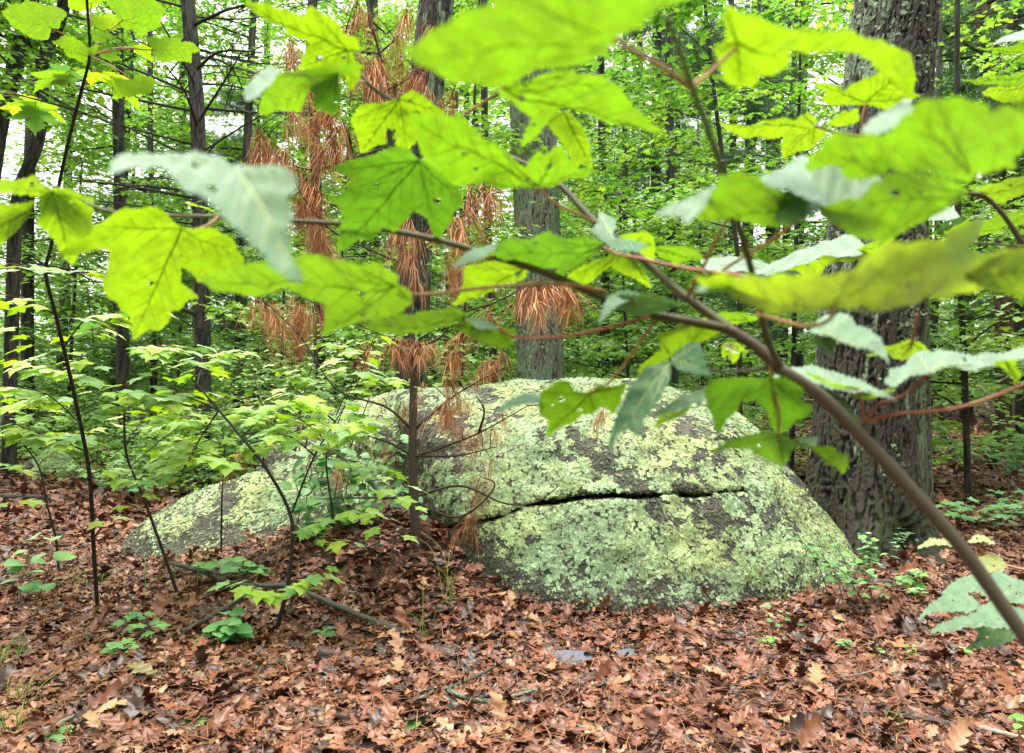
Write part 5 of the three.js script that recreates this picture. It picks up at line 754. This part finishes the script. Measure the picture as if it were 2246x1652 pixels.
L('k', 0.36, -0.1, [1783, 462], [[1936, 390], [1850, 392]], [1705, 470, 1715, 430, 1750, 400, 1785, 383, 1817, 375, 1847, 376, 1853, 396, 1895, 385, 1941, 389, 1905, 415, 1882, 442, 1834, 451, 1790, 462, 1752, 478], { bare: true });
L('p', 0.32, -0.3, [1990, 285], [[1992, 216], [2016, 303], [1890, 298]], [1992, 213, 2000, 250, 2010, 280, 2020, 307, 2000, 297, 1980, 282, 1948, 285, 1915, 300, 1886, 299, 1922, 262, 1961, 238], { bare: true });
L('g', 0.38, 0.12, [1780, 461], [[1525, 480], [1610, 376], [1684, 494]], [1524, 484, 1549, 442, 1574, 406, 1581, 381, 1610, 372, 1664, 368, 1672, 390, 1725, 425, 1769, 446, 1786, 460, 1754, 478, 1711, 493, 1682, 497, 1639, 487, 1607, 472, 1563, 485], {});
L('p', 0.37, -0.22, [1560, 425], [[1440, 463], [1506, 492]], [1437, 464, 1460, 455, 1491, 446, 1527, 428, 1574, 406, 1549, 442, 1524, 482, 1506, 498, 1491, 475, 1460, 470], { bare: true });
L('s', 0.35, -0.3, [1790, 425], [[1670, 388], [1762, 348]], [1666, 385, 1690, 380, 1718, 372, 1740, 358, 1761, 343, 1772, 363, 1783, 392, 1806, 431, 1772, 436, 1740, 425, 1725, 413, 1690, 408], { bare: true });
L('b', 0.35, 0.22, [1828, 688], [[1535, 626], [2005, 545], [2320, 715], [1880, 570]], [1527, 628, 1600, 614, 1668, 604, 1711, 593, 1797, 593, 1860, 590, 1884, 568, 1910, 548, 1941, 536, 1977, 543, 2049, 550, 2071, 540, 2110, 534, 2139, 534, 2165, 550, 2157, 575, 2121, 608, 2157, 632, 2246, 657, 2340, 680, 2340, 730, 2246, 712, 2157, 705, 2049, 701, 1941, 691, 1869, 682, 1828, 689, 1761, 680, 1689, 676, 1617, 658, 1563, 644], { pale: true });
L('p', 0.33, -0.25, [1640, 615], [[1530, 624]], [1524, 630, 1550, 616, 1600, 610, 1668, 603, 1690, 605, 1640, 622, 1590, 634, 1545, 640], { bare: true });
L('y', 0.3, 0.18, [2118, 607], [[2330, 590], [2200, 550], [2246, 645]], [2116, 608, 2139, 590, 2175, 557, 2210, 548, 2246, 536, 2340, 515, 2340, 665, 2246, 647, 2175, 633]);
L('p', 0.47, -0.2, [1800, 728], [[1950, 783], [1870, 700]], [1779, 727, 1790, 708, 1806, 695, 1853, 694, 1871, 710, 1880, 720, 1904, 727, 1926, 743, 1940, 760, 1948, 776, 1953, 789, 1915, 770, 1874, 756, 1833, 740, 1806, 735], { pale: true });
L('k', 0.475, 0.06, [1800, 730], [[1828, 772], [1833, 745]], [1782, 735, 1806, 732, 1830, 736, 1834, 757, 1828, 777, 1806, 762, 1787, 754], {});
L('y', 0.6, 0.16, [1999, 753], [[1976, 788], [1904, 784], [2040, 774]], [1901, 785, 1926, 768, 1939, 757, 1975, 750, 1999, 746, 2024, 756, 2042, 774, 2010, 777, 1997, 783, 1983, 790, 1959, 788, 1948, 775, 1925, 779]);
L('p', 0.5, -0.25, [2040, 814], [[2330, 768], [1946, 812], [2006, 772], [2090, 780]], [1942, 815, 1953, 806, 1952, 796, 1988, 789, 2002, 774, 2027, 773, 2040, 780, 2059, 771, 2094, 781, 2160, 776, 2246, 764, 2340, 758, 2340, 782, 2246, 788, 2187, 793, 2146, 808, 2092, 807, 2040, 816, 1997, 815, 1961, 823], { pale: true });
L('y', 0.49, 0.08, [2205, 793], [[2235, 838]], [2181, 796, 2230, 788, 2226, 803, 2240, 825, 2231, 842, 2214, 815]);
L('p', 0.52, -0.25, [1876, 850], [[1682, 822], [1962, 862], [1800, 818]], [1679, 826, 1718, 810, 1761, 808, 1800, 812, 1833, 820, 1869, 827, 1905, 842, 1967, 861, 1930, 860, 1880, 853, 1830, 850, 1772, 843, 1725, 830], { pale: true });
L('y', 0.522, 0.1, [1876, 851], [[1912, 872], [1776, 845], [1960, 862]], [1772, 844, 1820, 848, 1880, 852, 1930, 858, 1967, 861, 1941, 868, 1912, 875, 1880, 872, 1862, 860, 1844, 856, 1826, 852]);
L('k', 0.53, 0.05, [1780, 846], [[1890, 942], [1850, 895]], [1772, 844, 1800, 846, 1826, 858, 1850, 880, 1869, 907, 1885, 925, 1894, 948, 1851, 925, 1820, 905, 1797, 885]);
L('d', 0.51, 0.05, [1690, 830], [[1708, 950], [1574, 934], [1772, 900]], [1545, 842, 1571, 827, 1610, 826, 1653, 831, 1718, 827, 1761, 849, 1752, 871, 1775, 885, 1772, 907, 1747, 921, 1736, 935, 1707, 956, 1692, 928, 1686, 903, 1657, 873, 1625, 871, 1617, 885, 1589, 911, 1572, 940, 1560, 903, 1549, 875]);
L('s', 0.53, -0.2, [1545, 855], [[1440, 902], [1526, 895]], [1434, 903, 1470, 885, 1500, 870, 1545, 849, 1547, 871, 1531, 900, 1524, 884, 1491, 904, 1470, 900]);
L('y', 0.535, 0.08, [1530, 880], [[1440, 936]], [1437, 905, 1488, 898, 1520, 880, 1512, 898, 1491, 909, 1459, 928, 1434, 942, 1448, 920]);
L('d', 0.52, 0.1, [1707, 957], [[1719, 1022], [1560, 976]], [1552, 977, 1596, 961, 1639, 950, 1707, 956, 1749, 965, 1733, 990, 1718, 1028, 1700, 1012, 1689, 1008, 1660, 990, 1642, 975, 1599, 972]);
L('p', 0.525, -0.2, [1755, 964], [[1794, 961]], [1751, 964, 1772, 962, 1794, 958, 1790, 977, 1770, 972], { bare: true });
L('g', 0.53, 0.07, [1755, 965], [[1850, 1038], [1860, 1000]], [1752, 966, 1797, 980, 1830, 979, 1837, 993, 1862, 997, 1859, 1008, 1862, 1020, 1851, 1046, 1835, 1028, 1819, 1019, 1790, 990]);
L('g', 0.54, 0.05, [1291, 866], [[1202, 953], [1190, 856], [1370, 854], [1305, 900]], [1187, 854, 1223, 834, 1246, 834, 1259, 857, 1288, 865, 1315, 851, 1345, 853, 1375, 848, 1363, 873, 1344, 903, 1330, 890, 1315, 890, 1302, 903, 1275, 906, 1256, 926, 1233, 935, 1215, 948, 1200, 960, 1204, 922, 1184, 903, 1184, 877], { holes: [[1233, 874, 6], [1248, 894, 4], [1212, 884, 3]] });
L('s', 0.545, -0.25, [1188, 872], [[1112, 878]], [1086, 900, 1116, 877, 1145, 867, 1191, 866, 1183, 884, 1158, 887, 1120, 890], { bare: true });
L('s', 0.5, -0.06, [1472, 790], [[1342, 970], [1402, 950], [1390, 860]], [1472, 788, 1452, 795, 1430, 806, 1412, 818, 1383, 857, 1370, 880, 1357, 903, 1344, 939, 1338, 980, 1357, 945, 1380, 935, 1399, 960, 1406, 945, 1412, 919, 1430, 900, 1445, 880, 1468, 834], { pale: true, fold: 0.22 });
L('s', 0.5, -0.06, [1474, 788], [[1558, 818], [1530, 758]], [1470, 788, 1480, 775, 1500, 764, 1531, 755, 1540, 775, 1550, 802, 1562, 822, 1545, 820, 1527, 824, 1510, 816, 1491, 813], { pale: true });
L('y', 0.56, 0.08, [1474, 785], [[1404, 830], [1440, 730], [1556, 735]], [1438, 728, 1480, 724, 1523, 722, 1560, 731, 1600, 745, 1560, 757, 1500, 765, 1455, 792, 1420, 815, 1402, 842, 1403, 805, 1425, 785, 1448, 768, 1452, 750]);
L('k', 0.53, 0.1, [1478, 675], [[1322, 690], [1378, 642]], [1316, 700, 1334, 660, 1373, 640, 1412, 648, 1445, 650, 1471, 660, 1492, 672, 1470, 680, 1445, 686, 1396, 688, 1370, 680, 1345, 674]);
L('s', 0.52, -0.25, [1400, 650], [[1322, 690]], [1316, 700, 1330, 660, 1373, 639, 1400, 645, 1380, 655, 1350, 672], { bare: true });
L('d', 0.53, 0.12, [1324, 543], [[1002, 576], [1205, 510], [1215, 602]], [998, 577, 1037, 550, 1102, 534, 1164, 524, 1185, 512, 1200, 506, 1230, 514, 1282, 514, 1326, 542, 1301, 560, 1272, 573, 1245, 586, 1223, 600, 1210, 604, 1230, 584, 1184, 586, 1135, 580, 1086, 563, 1037, 575]);
L('s', 0.525, -0.3, [1090, 540], [[1002, 576]], [996, 578, 1037, 549, 1092, 534, 1086, 545, 1068, 556, 1045, 572, 1018, 578], { bare: true });
L('y', 0.57, 0.08, [1150, 590], [[996, 674], [1022, 585], [1130, 615]], [1021, 583, 1070, 567, 1115, 577, 1158, 590, 1148, 612, 1119, 619, 1080, 635, 1060, 645, 1037, 652, 992, 679, 1011, 648, 1010, 635, 1018, 619]);
L('s', 0.55, -0.2, [1345, 525], [[1316, 470], [1416, 538], [1303, 512]], [1299, 512, 1312, 490, 1315, 463, 1335, 475, 1350, 488, 1344, 521, 1380, 528, 1420, 537, 1400, 544, 1370, 545, 1335, 538], { pale: true });
L('y', 0.58, 0.1, [1370, 548], [[1428, 630], [1242, 605], [1300, 600]], [1236, 606, 1266, 586, 1300, 573, 1331, 563, 1377, 560, 1409, 590, 1420, 610, 1430, 638, 1406, 616, 1380, 602, 1341, 580, 1320, 590, 1301, 605, 1283, 610, 1266, 620, 1255, 612]);
L('y', 0.6, 0.1, [1385, 545], [[1430, 535], [1412, 510]], [1360, 516, 1380, 510, 1412, 507, 1432, 520, 1436, 545, 1432, 572, 1405, 566, 1378, 558]);
L('g', 0.56, 0.12, [1440, 548], [[1538, 570]], [1434, 546, 1466, 541, 1500, 539, 1520, 548, 1531, 556, 1542, 574, 1510, 567, 1495, 572, 1480, 582, 1470, 570, 1450, 564]);
L('g', 0.52, 0.14, [1021, 703], [[805, 726], [945, 680]], [800, 727, 827, 705, 860, 694, 899, 683, 942, 679, 989, 678, 1024, 701, 992, 713, 945, 720, 899, 727, 834, 738]);
L('s', 0.51, -0.2, [1092, 719], [[1028, 699]], [1022, 696, 1045, 700, 1064, 704, 1095, 719, 1070, 722, 1050, 724], { bare: true });
L('g', 0.52, 0.1, [1092, 720], [[1000, 720], [1118, 755]], [994, 720, 1022, 704, 1050, 722, 1093, 720, 1134, 733, 1128, 745, 1115, 760, 1085, 755, 1061, 748, 1030, 735]);
// the sunlit young leaves a little farther off on the right, and the lower right ones
L('p', 0.95, -0.3, [1905, 540], [[1680, 575], [1870, 517]], [1668, 582, 1717, 557, 1790, 545, 1850, 520, 1872, 513, 1908, 535, 1870, 562, 1800, 570, 1730, 582], { bare: true });
L('p', 0.9, -0.3, [1700, 590], [[1560, 575], [1620, 565]], [1535, 560, 1580, 562, 1650, 570, 1700, 585, 1760, 590, 1700, 602, 1620, 598, 1560, 590]);
L('y', 0.95, 0.15, [1770, 570], [[1715, 588], [1850, 575]], [1712, 592, 1745, 572, 1790, 560, 1815, 556, 1850, 568, 1852, 580, 1810, 588, 1800, 600, 1750, 602]);
L('y', 0.97, 0.15, [1830, 565], [[1960, 528], [1880, 550]], [1815, 572, 1850, 555, 1880, 548, 1920, 527, 1962, 530, 1945, 545, 1910, 560, 1860, 575]);
L('p', 1.0, -0.3, [2080, 470], [[2040, 482]], [2036, 482, 2060, 460, 2092, 455, 2112, 478, 2085, 484], { bare: true });
L('k', 0.95, 0.06, [2090, 490], [[2070, 520]], [2052, 502, 2080, 484, 2116, 478, 2112, 500, 2095, 520, 2070, 522]);
L('y', 0.85, 0.12, [2150, 425], [[2330, 395], [2200, 440]], [2140, 420, 2185, 396, 2246, 385, 2340, 380, 2340, 420, 2246, 425, 2200, 440, 2165, 440]);
L('g', 0.9, 0.12, [2210, 500], [[2075, 512], [2260, 480]], [2071, 514, 2110, 490, 2150, 482, 2200, 470, 2280, 462, 2340, 480, 2280, 498, 2220, 502, 2150, 512, 2100, 520]);
L('y', 0.8, 0.15, [2250, 190], [[2160, 205], [2246, 230]], [2154, 208, 2170, 195, 2215, 190, 2246, 186, 2340, 180, 2340, 245, 2246, 240, 2220, 222, 2190, 220]);
L('g', 0.85, 0.2, [2246, 168], [[2135, 185]], [2110, 185, 2150, 172, 2200, 165, 2246, 160, 2340, 160, 2340, 178, 2246, 182, 2180, 186]);
L('g', 1.2, 0.1, [2240, 115], [[2160, 110]], [2150, 110, 2190, 106, 2246, 92, 2300, 90, 2300, 120, 2230, 118]);
L('p', 1.15, -0.3, [2246, 78], [[2182, 92]], [2180, 93, 2205, 80, 2246, 68, 2300, 66, 2300, 84, 2246, 86], { bare: true });
L('y', 0.7, 0.08, [1590, 735], [[1600, 790], [1560, 770]], [1583, 760, 1592, 745, 1620, 752, 1640, 770, 1625, 765, 1618, 790, 1608, 800, 1600, 775, 1585, 785]);
L('g', 0.7, 0.12, [1640, 702], [[1500, 715], [1620, 690]], [1488, 720, 1540, 698, 1590, 683, 1640, 690, 1680, 697, 1640, 706, 1590, 712, 1540, 722]);
const low = thing('maple_sapling', 'maple seedling with broad drooping leaves at the lower right behind the thick branch', 'sapling', groundAt(2420, 1500).setY(0));
const LL = (k, d, gy, b, tips, o, more = {}) => { const [g, v] = bladeGeometry({ o, b, tips, d, gy, step: 0.009, amp: 0.0025, vein: 0.0007, ...more }), l = part(low, 'leaf', g, fg[k]); if (v) part(l, 'vein', v, paleVein); };
LL('t', 1.35, -0.2, [2112, 1190], [[2018, 1195], [2100, 1202]], [2013, 1196, 2036, 1184, 2066, 1186, 2108, 1180, 2116, 1189, 2109, 1206, 2078, 1195, 2051, 1197]);
LL('t', 1.35, -0.2, [2150, 1184], [[2182, 1192], [2126, 1182]], [2123, 1183, 2141, 1172, 2165, 1180, 2184, 1193, 2156, 1187, 2132, 1189]);
LL('t', 1.3, -0.12, [2207, 1239], [[2132, 1236], [2175, 1262]], [2129, 1236, 2145, 1225, 2174, 1218, 2186, 1220, 2208, 1239, 2198, 1257, 2178, 1255, 2156, 1264, 2138, 1252]);
LL('p', 1.1, -0.14, [2246, 1300], [[2072, 1294], [2115, 1302]], [2067, 1296, 2096, 1275, 2138, 1260, 2175, 1262, 2201, 1264, 2246, 1278, 2340, 1300, 2340, 1330, 2209, 1324, 2171, 1314, 2150, 1292, 2111, 1303], { pale: true });
LL('p', 1.05, -0.14, [2160, 1332], [[2020, 1353], [2066, 1312]], [2017, 1355, 2036, 1332, 2066, 1311, 2087, 1302, 2115, 1306, 2138, 1317, 2155, 1335, 2126, 1345, 2081, 1337, 2045, 1340]);
LL('p', 1.0, -0.14, [2246, 1352], [[2048, 1379], [2190, 1324], [2190, 1378]], [2042, 1381, 2066, 1362, 2105, 1354, 2141, 1347, 2165, 1330, 2186, 1320, 2246, 1335, 2340, 1350, 2340, 1400, 2246, 1380, 2186, 1381, 2126, 1371, 2085, 1376]);
LL('k', 1.05, -0.05, [2225, 1384], [[2126, 1417], [2144, 1376]], [2121, 1420, 2141, 1404, 2147, 1389, 2138, 1371, 2170, 1376, 2186, 1380, 2232, 1385, 2220, 1404, 2192, 1417, 2168, 1419]);
part(low, 'stem', tube([low.position.clone(), P(2380, 1330, 1.2), P(2320, 1270, 1.25), P(2207, 1240, 1.3), P(2160, 1215, 1.34), P(2140, 1192, 1.35)], [0.004, 0.0015], 6), orangeStalk);
part(low, 'petiole', tube([P(2160, 1215, 1.34), P(2135, 1195, 1.35), P(2112, 1189, 1.35)], 0.0012, 5), redStalk); part(low, 'petiole', tube([P(2160, 1215, 1.34), P(2150, 1200, 1.35), P(2152, 1186, 1.35)], 0.0012, 5), redStalk);
{ // the big leaves at the top of the tallest sapling
  const t = scene.children.find((c) => c.userData.label === S[0][0]);
  const U = (k, d, gy, b, tips, o, from) => { const [g, v] = bladeGeometry({ o, b, tips, d, gy, step: 0.012, amp: 0.003, vein: 0.0009 }), l = part(t, 'leaf', g, fg[k]); if (v) part(l, 'vein', v, paleVein); const s = P(...(from || [196, 122, 2.4])), e = P(b[0], b[1], d); part(l, 'petiole', tube([s, s.clone().lerp(e, 0.5).add(V(0, 0.012, 0)), e], [0.0024, 0.0017], 5), redStalk); };
  U('g', 2.3, 0.16, [112, 62], [[6, 36], [60, 2], [84, 83], [140, 20]], [4, 34, 20, 22, 14, 8, 40, 6, 60, -4, 90, 4, 120, 2, 130, 14, 147, 34, 132, 48, 130, 62, 112, 64, 106, 84, 84, 84, 60, 76, 48, 66, 24, 56]);
  U('g', 2.45, 0.16, [270, 44], [[362, 26], [306, 72], [235, -8], [340, 60]], [232, -6, 270, -14, 320, -10, 350, 8, 364, 26, 352, 40, 352, 58, 330, 62, 306, 74, 290, 62, 262, 58, 255, 30, 240, 16]);
  U('g', 2.4, 0.12, [196, 128], [[115, 97], [186, 140], [160, 80]], [113, 97, 130, 90, 140, 76, 158, 78, 178, 88, 190, 104, 216, 96, 212, 116, 196, 128, 188, 142, 170, 130, 150, 122, 138, 106]);
  U('g', 2.45, 0.14, [336, 110], [[437, 112], [380, 80], [418, 134]], [320, 80, 346, 82, 378, 79, 396, 80, 395, 92, 420, 92, 439, 113, 420, 116, 419, 136, 390, 130, 352, 132, 338, 116]);
  U('g', 2.35, 0.12, [328, 205], [[252, 181], [310, 158], [286, 210]], [249, 180, 270, 174, 290, 176, 298, 162, 312, 156, 332, 166, 341, 178, 328, 206, 306, 206, 284, 211, 262, 200]);
  U('d', 2.3, 0.16, [238, 88], [[200, 68]], [198, 66, 214, 66, 230, 70, 250, 78, 246, 90, 222, 92, 204, 86]);
  U('y', 2.6, 0.12, [240, 66], [[205, 40], [258, 30]], [202, 50, 205, 36, 226, 34, 236, 24, 258, 28, 266, 44, 250, 66, 228, 64]);
  U('y', 2.6, 0.12, [200, 8], [[152, -8], [230, -12]], [150, 14, 152, -14, 230, -18, 232, 4, 206, 16, 176, 22]);
  U('d', 2.55, 0.12, [216, 112], [[268, 134], [246, 104]], [214, 112, 236, 101, 256, 108, 254, 120, 268, 136, 244, 132, 222, 126]);
  U('y', 2.7, 0.1, [300, 105], [[332, 122]], [292, 104, 312, 95, 332, 104, 330, 120, 334, 138, 312, 120, 296, 114]);
}
// water drops hanging from the wet leaves and twigs
{
  const m = new THREE.MeshPhysicalMaterial({ color: 0xffffff, roughness: 0.02, transmission: 1, thickness: 0.004, ior: 1.33 }), g = new THREE.LatheGeometry([[0, -1], [0.5, -0.87], [0.85, -0.5], [0.97, 0], [0.8, 0.5], [0.4, 0.85], [0, 1.05]].map((p) => new THREE.Vector2(...p)), 16);
  for (const [x, y, d, r] of [[753, 500, 0.567, 0.0024], [980, 544, 0.56, 0.0024], [1508, 476, 0.365, 0.0022], [1612, 765, 0.69, 0.004], [1596, 760, 0.54, 0.0022], [1131, 742, 0.51, 0.0014], [1597, 814, 0.53, 0.002]]) { const q = shade(new THREE.Mesh(g, m)); q.name = 'water_drop'; q.position.copy(P(x, y, d)).sub(mb.position); q.scale.setScalar(r); mb.add(q); }
}
camera.updateProjectionMatrix();
renderer.render(scene, camera);
